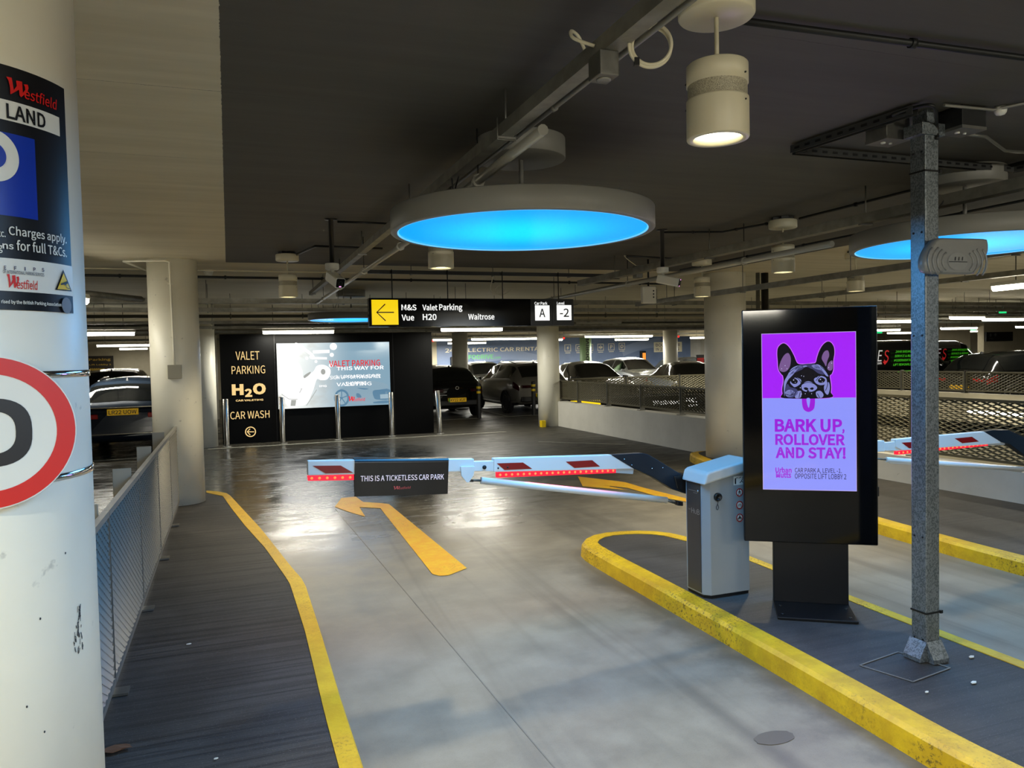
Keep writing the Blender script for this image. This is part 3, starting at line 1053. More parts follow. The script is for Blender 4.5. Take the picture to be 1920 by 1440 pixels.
# services crossing the lanes farther back
for y, z, wd, ht, lab in ((11.9, 2.575, .12, .07, 'upper zinc cable tray crossing in front of the far blue disc'),
                          (12.5, 2.49, .10, .06, 'second zinc cable tray just below the upper crossing tray'),
                          (15.4, 2.45, .09, .05, 'slim cable tray crossing behind the direction sign'),
                          (16.6, 2.405, .10, .05, 'cable tray carrying the battens in front of the black booth'),
                          (22.4, 2.52, .12, .07, 'cable tray crossing above the parked rental cars'),
                          (27.0, 2.46, .14, .07, 'far zinc cable tray close to the mural wall')):
    tray((-9, y, z), (24, y, z), lab, wd, ht, 1.9)
pipe([(-9, 10.35, 2.80), (6.6, 10.5, 2.80)], .016, 'dark pipe crossing under the ceiling behind the painted area', DKSTEEL)
pipe([(-9, 10.2, 2.865), (6.6, 10.3, 2.865)], .008, 'thin wire crossing close to the ceiling behind the painted area', LAMPW, strap=False)
tray((1.68, 9.72, 2.80), (5.0, 9.72, 2.80), 'slotted dark channel holding the direction sign rods', .045, .045, 1.1, DKSTEEL, 'strut_channel')
pipe([(-9, 14.15, 2.52), (20, 14.25, 2.52)], .03, 'grey sprinkler pipe crossing behind the direction sign', M('dark_pipe', '5b594f', .4, .3), 'pipe', 'pipe')
pipe([(-9, 20.5, 2.66), (24, 20.6, 2.66)], .04, 'thick grey pipe crossing above the rental cars', M('dark_pipe', '5b594f', .4, .3), 'pipe', 'pipe')
pipe([(2.6, 13.2, 2.585), (9.5, 20.2, 2.57)], .028, 'diagonal grey pipe behind the second camera', M('dark_pipe', '5b594f', .4, .3), 'pipe', 'pipe')
pipe([(-3.5, 11.2, 2.62), (-1.6, 10.9, 2.62), (-1.1, 11.75, 2.62)], .04, 'bent grey duct behind the first cream column', TRAYM, 'pipe', 'pipe')
# conduits close to the ceiling
pipe([(1.70, 2.30, 2.885), (3.3, 2.235, 2.885), (7, 2.1, 2.885)], .013, 'grey conduit running right from the nearest downlight', DKSTEEL, clips=1.1)
pipe([(.90, 6.62, 2.885), (1.45, 6.62, 2.885)], .010, 'short dark conduit right of the first camera pole', BLACK, strap=False)
pipe([(.72, 8.75, 2.875), (.86, 8.0, 2.875), (1.55, 8.05, 2.875)], .012, 'bent dark conduit at the top of the left downlight', BLACK, strap=False)
pipe([(3.99, 6.5, 2.885), (4.55, 6.35, 2.885), (4.72, 5.7, 2.885)], .010, 'dark bent conduit from the second camera to the totem downlight', DKSTEEL, clips=.3)
pipe([(4.80, 5.56, 2.885), (4.84, 4.3, 2.895), (4.86, 2.0, 2.895)], .012, 'dark conduit running towards the steel post under the ceiling', DKSTEEL, clips=.7)
pipe([(5.9, 9.2, 2.86), (5.95, 1.5, 2.86)], .012, 'conduit along the right side of the painted ceiling', DKSTEEL, clips=.9)
pipe([(4.45, 8.1, 2.875), (5.45, 8.25, 2.875)], .012, 'short black conduit at the top of the rear right downlight', BLACK, strap=False)
tag(MB().tube(catmull([(4.45, 8.1, 2.875), (4.40, 8.05, 2.87), (4.42, 8.0, 2.82), (4.50, 7.94, 2.74)], 6), .005, 6).build('cable', LAMPW), 'white cable curving down to the box on the right lane tray', 'cable')
tag(MB().box((4.468, 7.88, 2.60), (4.548, 7.98, 2.74)).build('junction_box', GREYM, bevel=.005), 'grey switch box on the right lane cable tray left of the downlights', 'box')
tag(MB().tube(catmull([(3.35, 9.72, 2.80), (3.30, 9.72, 2.62), (3.38, 9.72, 2.55), (3.5, 9.72, 2.60), (3.44, 9.72, 2.67), (3.36, 9.72, 2.6), (3.46, 9.72, 2.54), (3.62, 9.72, 2.63)], 6), .005, 6).build('cable', LAMPW), 'looped white cable left of the second camera', 'cable')

# slotted strut frame above the post, with its boxes
fr = thing('ceiling_strut_grid', 'slotted dark strut frame fixed to the ceiling around the post head', 'frame', (2.88, 3.39, 2.79))


def strut(a, b):
    a, b = Vector(a), Vector(b); d = (b-a); L = d.length; d.normalize(); n = Vector((-d.y, d.x, 0))
    mb = MB()
    o = mb.build
    mb.obox((a+b)/2+n*.02, d*L/2, n*.002, Vector((0, 0, .021)))
    mb.obox((a+b)/2-n*.02, d*L/2, n*.002, Vector((0, 0, .021)))
    mb.obox((a+b)/2+Vector((0, 0, .02)), d*L/2, n*.02, Vector((0, 0, .002)))
    p = mb.build('strut', STRM, fr)
    sl = MB()
    for i in range(int(L/.075)):
        c = a+d*(.05+.075*i)
        for sgn in (-1, 1):
            sl.obox(c+n*.0225*sgn, d*.018, n*.0008, Vector((0, 0, .007)))
    sl.build('slot', BLACK, p)


sA, sB, sC = G(1487, 281, 2.875), G(1716, 206, 2.875), G(1898, 318, 2.875)
STRM = M('slotted_strut_steel', '4a4b4a', .4, .5)
strut(sA, sB); strut(sA+Vector((.02, .01, 0)), sC); strut(sC, sC+Vector((.35, -.9, 0)))
bxl, bxr = G(1664, 266, 2.80), G(1803, 247, 2.80)
for (x, y, lab, s_) in ((bxl.x, bxl.y, 'grey enclosure box on the ceiling left of the post head', .72), (bxr.x, bxr.y, 'dark enclosure box on the ceiling right of the post head', .74)):
    b_ = MB().box((x-.11*s_, y-.07, 2.80), (x+.11*s_, y+.07, CEIL)).build('enclosure_box', DKSTEEL if s_ > .73 else GREYM, bevel=.004)
    tag(b_, lab, 'box', None)
    MB().box((x-.112*s_, y-.072, 2.795), (x+.112*s_, y+.072, 2.81)).build('lid', GREYM, b_)
    MB().lathe([(0, 0), (.012, 0), (.012, -.006), (0, -.006)], 12, (x-.03, y, 2.795), cap=False).lathe([(0, 0), (.008, 0), (.008, -.006), (0, -.006)], 12, (x+.02, y, 2.795), cap=False).build('cable_gland', SIGNW, b_)
pipe([tuple(G(1770, 197, 2.895)), tuple(G(1862, 206, 2.895)), tuple(G(1990, 178, 2.895))], .008, 'thin conduit from the post head to the small sensor', PIPEM, strap=False)
pipe([tuple(G(1806, 251, 2.88)), tuple(G(1848, 256, 2.88)), tuple(G(1885, 283, 2.88)), tuple(G(1990, 290, 2.88))], .009, 'pale bent conduit right of the post head', M('pale_conduit', '6f6f69', .4, .4), strap=False)
tag(MB().tube(catmull([tuple(G(1672, 216, 2.87)), tuple(G(1710, 203, 2.885)), tuple(G(1750, 199, 2.87)), (3.36, 2.905, 2.83), (3.37, 2.91, 2.76)], 6), .009, 8).build('cable', DKSTEEL), 'dark cable bending over the slotted strut into the post', 'cable')
sd = MB().lathe([(0, 0), (.025, 0), (.03, -.012), (.027, -.03), (.02, -.04), (0, -.046)], 24, tuple(G(1876, 211, 2.88).to_2d())+(CEIL,), cap=False).build('ceiling_sensor', SIGNW)
tag(sd, 'small white ceiling sensor right of the post head', 'sensor')
sd = MB().lathe([(0, 0), (.06, 0), (.06, -.02), (.05, -.05), (.035, -.07), (0, -.07)], 24, (-.20, 10.6, CEIL), cap=False).build('smoke_detector', SIGNW)
tag(sd, 'small white smoke detector right of the first cream column', 'smoke detector')

for px__, r_, mt, lab in ((1434, .055, BLACK, 'black down pipe beside the tall cream column behind the totem'), (1421, .03, GREYM, 'grey upright channel between the tall cream column and black pipe')):
    p_ = onY(px__, 545, 9.75)
    tag(MB().tube([(p_.x, 9.75, .115), (p_.x, 9.75, CEIL)], r_, 14).build('down_pipe', mt), lab, 'pipe')

# pipe work and box on the first cream column
t = thing('column_conduit', 'pale conduit and square box on the first cream column', 'conduit', (-.575, 9.75, 1.5))
Dc = Drum((-.575, 9.75), .272, atan2(-9.75, .575))
a0, z0 = Dc.px(318, 497); a1, z1 = Dc.px(328, 700)
pth = [Dc.P(a0+(a1-a0)*k/6, 2.86+(1.70-2.86)*k/6, .012) for k in range(7)]
pth = [Vector((-1.05, 9.5, 2.865)), Dc.P(a0-.04, 2.875, .03)]+pth
MB().tube(pth, .011, 10).tube([(-1.05, 9.5, 2.865), (-.75, 11.2, 2.865)], .014, 8).build('conduit', COLP, t)
c_ = Dc.P(a1, 1.63, .03); n_ = Vector((cos(Dc.ang+a1/.272), sin(Dc.ang+a1/.272), 0)); u_ = Vector((-n_.y, n_.x, 0))
MB().obox(c_, u_*.072, n_*.035, Vector((0, 0, .078))).build('box', M('grey_box_plastic', 'a09b88', .5), t, bevel=.004)
cl = MB()
for z in (2.62, 2.02):
    cl.obox(Dc.P(a0+(a1-a0)*(2.86-z)/1.16, z, .008), u_*.028, n_*.006, Vector((0, 0, .008)))
cl.build('pipe_clip', COLP, t)


# ================================================================== CAMERAS
def cctv(x, y, zb, yaw, pitch, label, leds):
    t = thing('security_camera', label, 'camera', (x, y, CEIL), 0, 'white pole mounted cameras')
    MB().lathe([(0, 0), (.055, 0), (.055, -.006), (.021, -.008), (.021, zb-CEIL)], 20, (0, 0, 0)).build('pole', BLACK, t, True)
    z = zb-CEIL
    MB().lathe([(0, z+.002), (.056, z+.002), (.058, z-.003), (.058, z-.042), (.05, z-.05), (.018, z-.052), (.018, z-.085), (0, z-.085)], 28, cap=False).build('mount', WHITE, t, True)
    R_ = Matrix.Rotation(yaw, 3, 'Z') @ Matrix.Rotation(pitch, 3, 'X')
    c = Vector((0, 0, z-.115))
    f = R_ @ Vector((0, -1, 0)); r = R_ @ Vector((1, 0, 0)); u = R_ @ Vector((0, 0, 1))
    c = c+f*.06
    b = MB()
    prof = [(-.042, -.03), (-.036, -.042), (.036, -.042), (.042, -.03), (.042, .034), (.034, .044), (-.034, .044), (-.042, .034)]
    b.slab([c-f*.11+r*p[0]+u*p[1] for p in prof], f*.22)
    bo = b.build('camera_body', WHITE, t, True, bevel=.004)
    g = MB().slab([c+f*.109+r*p[0]*.86+u*p[1]*.86 for p in prof], f*.004).build('front_glass', GLOSSB, t, True)
    le = c+f*.113
    ring = MB()
    for i in range(24):
        a1_, a2_ = 2*pi*i/24, 2*pi*(i+1)/24
        ring.quad(le+r*cos(a1_)*.017+u*sin(a1_)*.017+f*.001, le+r*cos(a2_)*.017+u*sin(a2_)*.017+f*.001, le+r*cos(a2_)*.013+u*sin(a2_)*.013+f*.001, le+r*cos(a1_)*.013+u*sin(a1_)*.013+f*.001)
    ring.build('lens', DKSTEEL, g, True)
    lm = MB()
    for s_, dz in leds:
        lm.obox(c+f*.114+r*s_+u*dz, r*.009, u*.004, f*.001)
    lm.build('infrared_led', M('pink_lit_led', '400020', .3, emit=(1, .35, .8), es=1.5), g, True)
    return t


cctv(.85, 6.65, 2.535, radians(16), radians(22), 'white box camera on a black pole facing the viewer, left of the blue disc', ((0, -.028),))
cctv(3.975, 6.51, 2.545, radians(42), radians(14), 'white box camera on a black pole turned right, right of the blue disc', ((0, -.03), (0, .03)))

# ================================================================== DIRECTION SIGN
SY = 9.6
c0 = onY(693, 614, SY); c1 = onY(1076, 609, SY); ctop = onY(693, 558.6, SY)
sx0, sx1, sz0, sz1 = c0.x, c1.x, (c0.z+c1.z)/2, ctop.z
ds = thing('direction_sign', 'black hanging direction sign with yellow arrow panel and white lettering', 'sign', ((sx0+sx1)/2, SY, sz0))
xs = onY(996, 600, SY).x
MB().box((sx0, SY, sz0), (xs-.003, SY+.11, sz1)).build('casing', GLOSSB, ds, bevel=.004)
xm = onY(1037, 600, SY).x
GRPAN = M('charcoal_panel', '26282b', .35)
MB().box((xs, SY, sz0), (xm-.003, SY+.11, sz1)).build('end_panel', GRPAN, ds, bevel=.004)
MB().box((xm, SY, sz0), (sx1, SY+.11, sz1)).build('end_panel', GRPAN, ds, bevel=.004)
S = Sheet((0, SY, 0), (1, 0, 0), (0, 0, 1), (0, -1, 0))
k = 4.571


def sp(x, y):
    return 680+x/k, 540+y/k


def spt(art, body, x0, y0, x1, y1, **kw):
    a_ = sp(x0, y0); b_ = sp(x1, y1)
    art.ptext(body, a_[0], a_[1], b_[0], b_[1], **kw)


yp = S.px(*sp(80, 316)); yq = S.px(*sp(302, 102))
pan = Art(S, .003).rect(yp[0], yp[1], yq[0], yq[1]).build('arrow_panel', YLIT, ds)
ar = Art(S, .005)
ar.pstroke([sp(118, 209), sp(268, 209)], .014); ar.pstroke([sp(192, 138), sp(120, 209), sp(196, 281)], .014)
ar.build('arrow', SIGNB, pan)
tx = Art(S, .003)
for b_, x0, y0, x1, y1 in (('M&S', 332, 142, 460, 192), ('Valet', 512, 140, 640, 192), ('Parking', 656, 136, 853, 206), ('Vue', 334, 228, 440, 280), ('H20', 515, 222, 632, 276), ('Waitrose', 905, 220, 1128, 272)):
    spt(tx, b_, x0, y0, x1, y1, bold=.02)
spt(tx, 'Car Park', 1472, 118, 1582, 144, bold=.02); spt(tx, 'Level', 1664, 117, 1728, 143, bold=.02)
tx.build('lettering', WLIT, ds)
pn = Art(S, .003)
for x0, y0, x1, y1 in ((1478, 149, 1600, 279), (1664, 147, 1787, 276)):
    a_ = S.px(*sp(x0, y1)); b_ = S.px(*sp(x1, y0)); pn.rect(a_[0], a_[1], b_[0], b_[1])
pp = pn.build('white_panel', WLIT, ds)
tx = Art(S, .005)
spt(tx, 'A', 1513, 178, 1563, 250, bold=.012); spt(tx, '-2', 1690, 176, 1766, 248, bold=.012)
tx.build('lettering', SIGNB, pp)
for fx in (.11, .37, .64, .93):
    x = sx0+(sx1-sx0)*fx
    MB().tube([(x, SY+.06, sz1), (x, SY+.06, CEIL-.06)], .007, 8).build('hanger_rod', DKSTEEL, ds)

# ================================================================== BLACK VALET BOOTH
BY = 17.2
bx0, bx1, bzt = -.16, 4.39, 2.315
vb = thing('valet_booth', 'black hoarding booth with lit screen and gold valet lettering', 'booth', ((bx0+bx1)/2, BY+.6, 0))
MB().box((bx0, BY, 0), (bx1, BY+1.4, bzt)).build('hoarding', BOARD, vb)
jt = MB()
for px_ in (516, 738):
    x = onY(px_, 700, BY).x
    jt.box((x-.004, BY-.002, .02), (x+.004, BY, bzt))
jt.build('panel_joint', MATTE, vb)
S = Sheet((0, BY, 0), (1, 0, 0), (0, 0, 1), (0, -1, 0))
kb = 4.0


def bp(x, y):
    return 380+x/kb, 600+y/kb


tx = Art(S, .012)
for b_, x0, y0, x1, y1, bo in (('VALET', 248, 234, 424, 300, .0), ('PARKING', 218, 340, 467, 407, .0), ('H', 220, 480, 305, 565, .05), ('2', 316, 514, 370, 578, .05), ('O', 378, 472, 472, 560, .05), ('CAR VALETING', 248, 590, 454, 612, .03), ('CAR WASH', 208, 676, 500, 746, .0)):
    p_, q_ = bp(x0, y0), bp(x1, y1)
    tx.ptext(b_, p_[0], p_[1], q_[0], q_[1], bold=bo)
c_ = S.px(*bp(359, 838)); r_ = (S.px(*bp(400, 838))[0]-c_[0])
tx.ring(c_[0], c_[1], r_*.82, r_)
tx.pstroke([bp(336, 838), bp(386, 838)], .018); tx.pstroke([bp(356, 815), bp(334, 838), bp(357, 862)], .018)
tx.build('lettering', GOLD, vb, 'gold lit lettering and arrow')
p_ = S.px(522, 767); q_ = S.px(729, 641)
scx, scz = (p_[0]+q_[0])/2, (p_[1]+q_[1])/2
dsp = thing('display_screen', 'wide lit screen on the black booth showing a car and valet advert', 'screen', (scx, BY-.02, scz))
sx_, sz_ = q_[0]-p_[0], q_[1]-p_[1]
MB().box((p_[0]-.01, BY-.03, p_[1]-.01), (q_[0]+.01, BY-.001, q_[1]+.01)).build('frame', BOARD, dsp)
S2 = Sheet((0, BY-.03, 0), (1, 0, 0), (0, 0, 1), (0, -1, 0))
pic = Art(S2, .002).rect(p_[0], p_[1], q_[0], q_[1]).build('picture', screen_gradient(), dsp)
kp = 8.348


def ip(x, y):
    return 510+x/kp, 630+y/kp


def ipts(pts):
    return [ip(*p) for p in pts]


WSC = screen_mat('lit_white_picture', (1, 1, 1), 1.15)
a = Art(S2, .004)
a.psmooth(ipts([(120, 480), (200, 395), (330, 385), (430, 440), (480, 560), (490, 640), (640, 560), (700, 470), (800, 450), (900, 500), (915, 590), (860, 680), (760, 690), (700, 680), (640, 860), (540, 1060), (400, 1095), (250, 1095), (190, 960), (150, 840)]), 4)
a.psmooth(ipts([(370, 125), (430, 125), (640, 280), (640, 330)]), 3)
for x, y, r in ((545, 347, 24), (617, 327, 32), (688, 400, 22), (935, 295, 32), (960, 165, 55), (920, 460, 30)):
    c_ = S2.px(*ip(x, y)); a.ellipse(c_[0], c_[1], r/kp*.0118)
a.pstroke(ipts([(640, 250), (900, 240)]), .07); a.pstroke(ipts([(620, 345), (860, 350)]), .05)
a.ppoly(ipts([(85, 125), (215, 125), (115, 330), (85, 330)]))
a.build('highlight', WSC, pic)
a = Art(S2, .005)
c_ = S2.px(*ip(800, 560)); a.ellipse(c_[0], c_[1], .05, .062)
a.psmooth(ipts([(500, 620), (600, 560), (590, 600), (510, 660)]), 3)
a.pstroke(ipts([(540, 1090), (700, 840)]), .012); a.pstroke(ipts([(430, 890), (470, 820), (440, 830)]), .012); a.pstroke(ipts([(150, 910), (260, 985), (400, 990)]), .012)
a.ppoly(ipts([(300, 1000), (380, 1000), (366, 1095), (290, 1095)]))
a.build('grey_shape', screen_mat('lit_grey_picture', 'a9aba6', 1), pic)
a = Art(S2, .004)
a.psmooth(ipts([(1060, 830), (1130, 800), (1300, 720), (1560, 700), (1800, 760), (1820, 850), (1815, 1040), (1500, 1060), (1250, 1060), (1210, 980), (1150, 860)]), 3)
a.build('car_picture', screen_mat('lit_pale_blue_picture', '8aa6b7', 1), pic)
a = Art(S2, .005)
c_ = S2.px(*ip(1090, 970)); a.ring(c_[0], c_[1], .125, .165, k=1.15); a.ring(c_[0], c_[1], .0, .03)
for i in range(5):
    an = 2*pi*i/5+.3; a.stroke([(c_[0]+.03*cos(an), c_[1]+.034*sin(an)), (c_[0]+.13*cos(an), c_[1]+.145*sin(an))], .02)
a.psmooth(ipts([(1580, 860), (1680, 840), (1840, 835), (1840, 985), (1640, 995), (1590, 950)]), 3)
a.psmooth(ipts([(1320, 900), (1370, 905), (1400, 960), (1330, 960)]), 3)
a.psmooth(ipts([(1330, 810), (1510, 825), (1440, 838)]), 3); a.psmooth(ipts([(1600, 1030), (1800, 1010), (1800, 1050), (1605, 1055)]), 3)
a.build('car_picture', screen_mat('lit_mid_blue_picture', '5c84a0', 1), pic)
a = Art(S2, .006)
a.ppoly(ipts([(1690, 915), (1845, 905), (1845, 975), (1695, 980)]))
a.build('car_picture', screen_mat('lit_pale_blue_picture', '8aa6b7'), pic) if False else a.build('car_picture', MATS.setdefault('pale_pic', screen_mat('lit_pale_picture', '9db6c4', 1)), pic)
a = Art(S2, .006)


def ipt(art, body, x0, y0, x1, y1, **kw):
    p0_, p1_ = ip(x0, y0), ip(x1, y1); art.ptext(body, p0_[0], p0_[1], p1_[0], p1_[1], **kw)


ipt(a, 'VALET PARKING', 895, 368, 1690, 485, bold=.012)
pwordmark(a, *ip(1195, 935), *ip(1455, 1025))
a.build('lettering', screen_mat('lit_red_letters', 'e8222c', 1.05), pic)
a = Art(S2, .008)
ipt(a, 'THIS WAY FOR', 1010, 462, 1748, 540, bold=.02); ipt(a, 'LUXURY CAR', 1010, 592, 1690, 660, bold=.0); ipt(a, 'SIGN UP FOR HANDSFREE', 905, 600, 1700, 680, bold=.012)
ipt(a, 'SHOPPING', 1150, 706, 1475, 780, bold=.015); ipt(a, 'VALETING', 1010, 714, 1555, 788, bold=.01); ipt(a, 'ING', 740, 765, 855, 802, bold=.03)
a.build('lettering', WSC, pic)

# stainless bollards in front of the booth
b0 = thing('steel_bollard', 'leftmost stainless bollard in front of the gold lettering', 'bollard', (-.08, 16.75, 0), 0, 'stainless bollards along the booth')
MB().lathe([(0, .98), (.052, .98), (.056, .975), (.056, 0)], 24, cap=False).build('post', STEEL, b0, True)
MB().lathe([(.056, .012), (.095, .010), (.095, 0)], 24, cap=False).build('base_ring', GREYM, b0, True)
for x, y, lab, ti in ((1.02, 16.74, 'stainless bollard at the left end of the lit screen', 0), (2.18, 16.85, 'middle stainless bollard below the lit screen', 0), (3.37, 16.98, 'stainless bollard at the right end of the lit screen', 0), (4.46, 16.92, 'leaning rightmost stainless bollard at the booth corner', -.05)):
    b_ = dup(b0, (x, y, 0), 0, lab); b_.rotation_euler = (0, ti, 0)

# ================================================================== SIGNS ON THE NEAR COLUMN
D = Drum(COL1, .272, atan2(-COL1[1], -COL1[0]))
ib = thing('information_board', 'black parking information board wrapped round the near column', 'sign', (COL1[0]+.1, COL1[1]-.26, 1.85))


def drum_sheet(h, z0, z1, a0_, a1_):
    mb = MB(); n = 26
    P = [(a0_+(a1_-a0_)*i/n) for i in range(n+1)]
    vs = [D.P(p, z, hh) for p in P for z, hh in ((z0, h), (z1, h))]
    mb.add(vs, [(2*i, 2*i+2, 2*i+3, 2*i+1) for i in range(n)], True)
    return mb


aR = (D.px(116, 168)[0]+D.px(137, 590)[0])/2
zt = D.px(115, 165)[1]; zb = D.px(137, 588)[1]
W_ = .56
aL = aR-W_


def drect(h, x_px, ytop, ybot, mat, name, left=None, parent=ib, right=None):
    """band whose right end is seen at x_px; ytop / ybot read there"""
    a1_, z1_ = D.px(x_px, ytop); z0_ = D.px(x_px, ybot)[1]
    o = drum_sheet(h, z0_, z1_, left if left is not None else aL, right if right is not None else a1_)
    return o.build(name, mat, parent)


bd = drum_sheet(.003, zb, zt, aL, aR); bd.build('board', SIGNB, ib)
kk = 9.0


def c2(x, y):
    return x/9.0, 120+y/9.0


def c3(x, y):
    return x/6.545, 400+y/6.545


p1_ = c2(966, 905); p2_ = c2(980, 1220)
drect(.0045, p1_[0], p1_[1], p2_[1], SIGNW, 'white_band', aL+.02)
drect(.0045, 62, 262, 412, SIGNBLUE, 'blue_panel', D.px(62, 300)[0]-.36)
p1_ = c3(862, 652); p2_ = c3(884, 1018)
drect(.0045, p1_[0], p1_[1], p2_[1], SIGNW, 'white_band', aL, right=aR)


def dtext(art, body, xl, yl, xr, yr, bold=.015, **kw):
    """(xl,yl) pixel of left bottom, (xr,yr) pixel of right top"""
    a_, b_ = D.px(xl, yl), D.px(xr, yr)
    art.text(body, a_[0], a_[1], b_[0], b_[1], bold=bold, **kw)


a = Art(D, .007)
dtext(a, 'LAND', *c2(84, 920), *c2(720, 860), bold=.02)
dtext(a, 'PRIVATE', -120, 225, *c2(-130, 730), bold=.02)
a.build('lettering', SIGNB, ib, 'black lettering on the white band')
a = Art(D, .007)
# the big white P of the parking panel and the two lines under it
pa, pz = D.px(34, 300)
zt_, zb_ = D.px(20, 262)[1], D.px(20, 395)[1]
pr = D.px(32, 300)[0]; zc = D.px(30, 300)[1]
pts = [(pr-.20, zt_), (pr-.06, zt_)]+[(pr-.05+.05*sin(t), zc+.055*cos(t)) for t in [i*pi/24 for i in range(0, 25)]]+[(pr-.13, zc-.055), (pr-.13, zb_), (pr-.20, zb_)]
a.poly(pts)
yl = c3(92, 285); yr = c3(778, 265)
dtext(a, 'Charges apply.', *c3(92, 300), *c3(778, 268), bold=.012)
dtext(a, 'for full T&Cs.', *c3(185, 458), *c3(780, 420), bold=.012)
dtext(a, 'ns', *c3(15, 436), *c3(145, 385), bold=.02)
dtext(a, 'See sig', *c3(-280, 470), *c3(10, 372), bold=.012)
dtext(a, 'Public car park etc.', -110, 440, *c3(48, 205), bold=.012)
dtext(a, 'rised by the British Parking Association', *c3(0, 1118), *c3(718, 1102), bold=.02)
a.build('lettering', SIGNW, ib, 'white lettering and parking letter')
a = Art(D, .009)
i0 = D.px(14, 300)
a.poly([(pr-.13, zc+.028), (pr-.055, zc+.028)]+[(pr-.052+.026*sin(t), zc+.028*cos(t)) for t in [i*pi/24 for i in range(0, 25)]]+[(pr-.13, zc-.028)])
a.build('panel_counter', SIGNBLUE, ib)
a = Art(D, .007)
A_, B_ = D.px(*c2(90, 505)), D.px(*c2(905, 520))
wordmark(a, A_[0], A_[1], B_[0], B_[1])
A_, B_ = D.px(*c3(70, 905)), D.px(*c3(435, 845))
wordmark(a, A_[0], A_[1]-.002, B_[0], B_[1]+.012)
a.build('lettering', RED, ib, 'red wordmark')
a = Art(D, .007)
for ch, x in (('E', 36), ('F', 158), ('I', 276), ('P', 388), ('S', 490)):
    dtext(a, ch, *c3(x-4+(7 if ch == 'I' else 0), 690+x*.055), *c3(x+22-(9 if ch == 'I' else 0), 645+x*.06), bold=.02)
a.build('lettering', NAVYT, ib, 'small navy lettering')
a = Art(D, .007)
dtext(a, 'OF INTERNATIONAL PARKING SERVICES', *c3(20, 738), *c3(512, 738), bold=.02)
A_ = D.px(*c3(786, 1132)); a.ellipse(A_[0], A_[1], .0165, .0185)
a.build('lettering', GREYT, ib, 'small grey lettering and round seal')
tri = [c3(740, 690), c3(645, 940), c3(845, 960)]
a = Art(D, .007); a.ppoly(tri); a.build('warning_triangle', SIGNB, ib)
a = Art(D, .0085); a.ppoly([c3(738, 735), c3(665, 930), c3(822, 944)]); tr_ = a.build('warning_triangle', SIGNY, ib)
a = Art(D, .010); a.ppoly([c3(695, 865), c3(780, 832), c3(790, 860), c3(770, 868), c3(752, 890), c3(738, 875), c3(705, 882)]); a.pstroke([c3(762, 885), c3(768, 915), c3(805, 925)], .0015)
a.build('camera_symbol', SIGNB, tr_)

# round speed limit sign strapped on
dcam = Vector((-COL1[0], -COL1[1], 0)).normalized()
dcam = (Matrix.Rotation(radians(4), 3, 'Z') @ dcam)
side = Vector((-dcam.y, dcam.x, 0))
O_ = Vector((COL1[0], COL1[1], 0))+dcam*.300
S = Sheet(O_, side, (0, 0, 1), dcam)
cx_, cz_ = S.px(-21, 812); rx_ = S.px(143, 810)[0]-cx_
sl = thing('speed_limit_sign', 'round red and white speed limit sign strapped to the near column', 'sign', S.P(cx_, cz_, 0))
mb = MB(); n = 64
P = [S.P(cx_+rx_*cos(2*pi*i/n), cz_+rx_*sin(2*pi*i/n), 0) for i in range(n)]
mb.slab(P, dcam*.004); mb.build('plate', SIGNW, sl)
Art(S, .0055).ring(cx_, cz_, rx_*.765, rx_*.985, 64).build('red_ring', RED, sl)
a = Art(S, .0055)
zr = S.px(60, 810)[0]
hh = rx_*.45
# numeral 0 as an upright oval ring
ow = .165
cx0 = zr-ow/2
m_ = MB(); nn = 40


def sup(i, rx2, rz2):
    t = 2*pi*i/nn; c_, s_ = cos(t), sin(t)
    return (cx0+rx2*abs(c_)**.75*(1 if c_ > 0 else -1), cz_+rz2*abs(s_)**.75*(1 if s_ > 0 else -1))


vs = [S.P(*sup(i, ow/2, hh), .0055) for i in range(nn)]+[S.P(*sup(i, ow/2-.030, hh-.027), .0055) for i in range(nn)]
m_.add(vs, [(i, (i+1) % nn, nn+(i+1) % nn, nn+i) for i in range(nn)])
x1_ = cx0-ow/2-.035
m_.ngon([S.P(x1_-.045, cz_-hh, .0055), S.P(x1_, cz_-hh, .0055), S.P(x1_, cz_+hh, .0055), S.P(x1_-.045, cz_+hh, .0055)])
m_.build('numeral', SIGNB, sl)
for y_ in (700, 886):
    zz = D.px(150, y_)[1]
    st = MB().lathe([(.2735, zz-.008), (.2755, zz-.007), (.2755, zz+.007), (.2735, zz+.008)], 56, (COL1[0], COL1[1], 0), cap=False)
    s_ = st.build('steel_strap', CHROME, sl)
    p_ = O_+Vector((0, 0, zz)); ch = MB()
    for sg in (-.06, .06):
        ch.obox(p_-dcam*.012+side*sg, side*.012, dcam*.012, Vector((0, 0, .014)))
    ch.build('strap_clip', CHROME, s_)
# scuffs on the paint of the near column
a = Art(D, .0012)
ax, az = D.px(150, 1180)
rnd = random.Random(3)
for i in range(46):
    t = rnd.random(); x = ax+(rnd.random()-.75)*.03*(.3+t); z = az+.05-.105*t
    l = .004+.012*rnd.random()
    a.stroke([(x, z), (x+(.5-rnd.random())*.008, z+l)], .0012+.0018*rnd.random())
for x, y in ((122, 1037), (83, 1372), (75, 1160), (50, 1325)):
    p_ = D.px(x, y); a.ellipse(p_[0], p_[1], .002, .003, 8)
a.build('scuff_mark', M('scuff_black', '2a2c2e', .7), col1)

# ================================================================== BARRIER IN THE NEAR LANE
AY = 4.47
S = Sheet((0, AY, 0), (1, 0, 0), (0, 0, 1), (0, -1, 0))


def c6(x, y):
    return 560+x/2.526, 820+y/2.526


def parm(mb, pts, th=.05, off=0.0, sheet=S):
    mb.slab([sheet.P(*sheet.px(*p), -off) for p in pts], -sheet.N*th)
    return mb


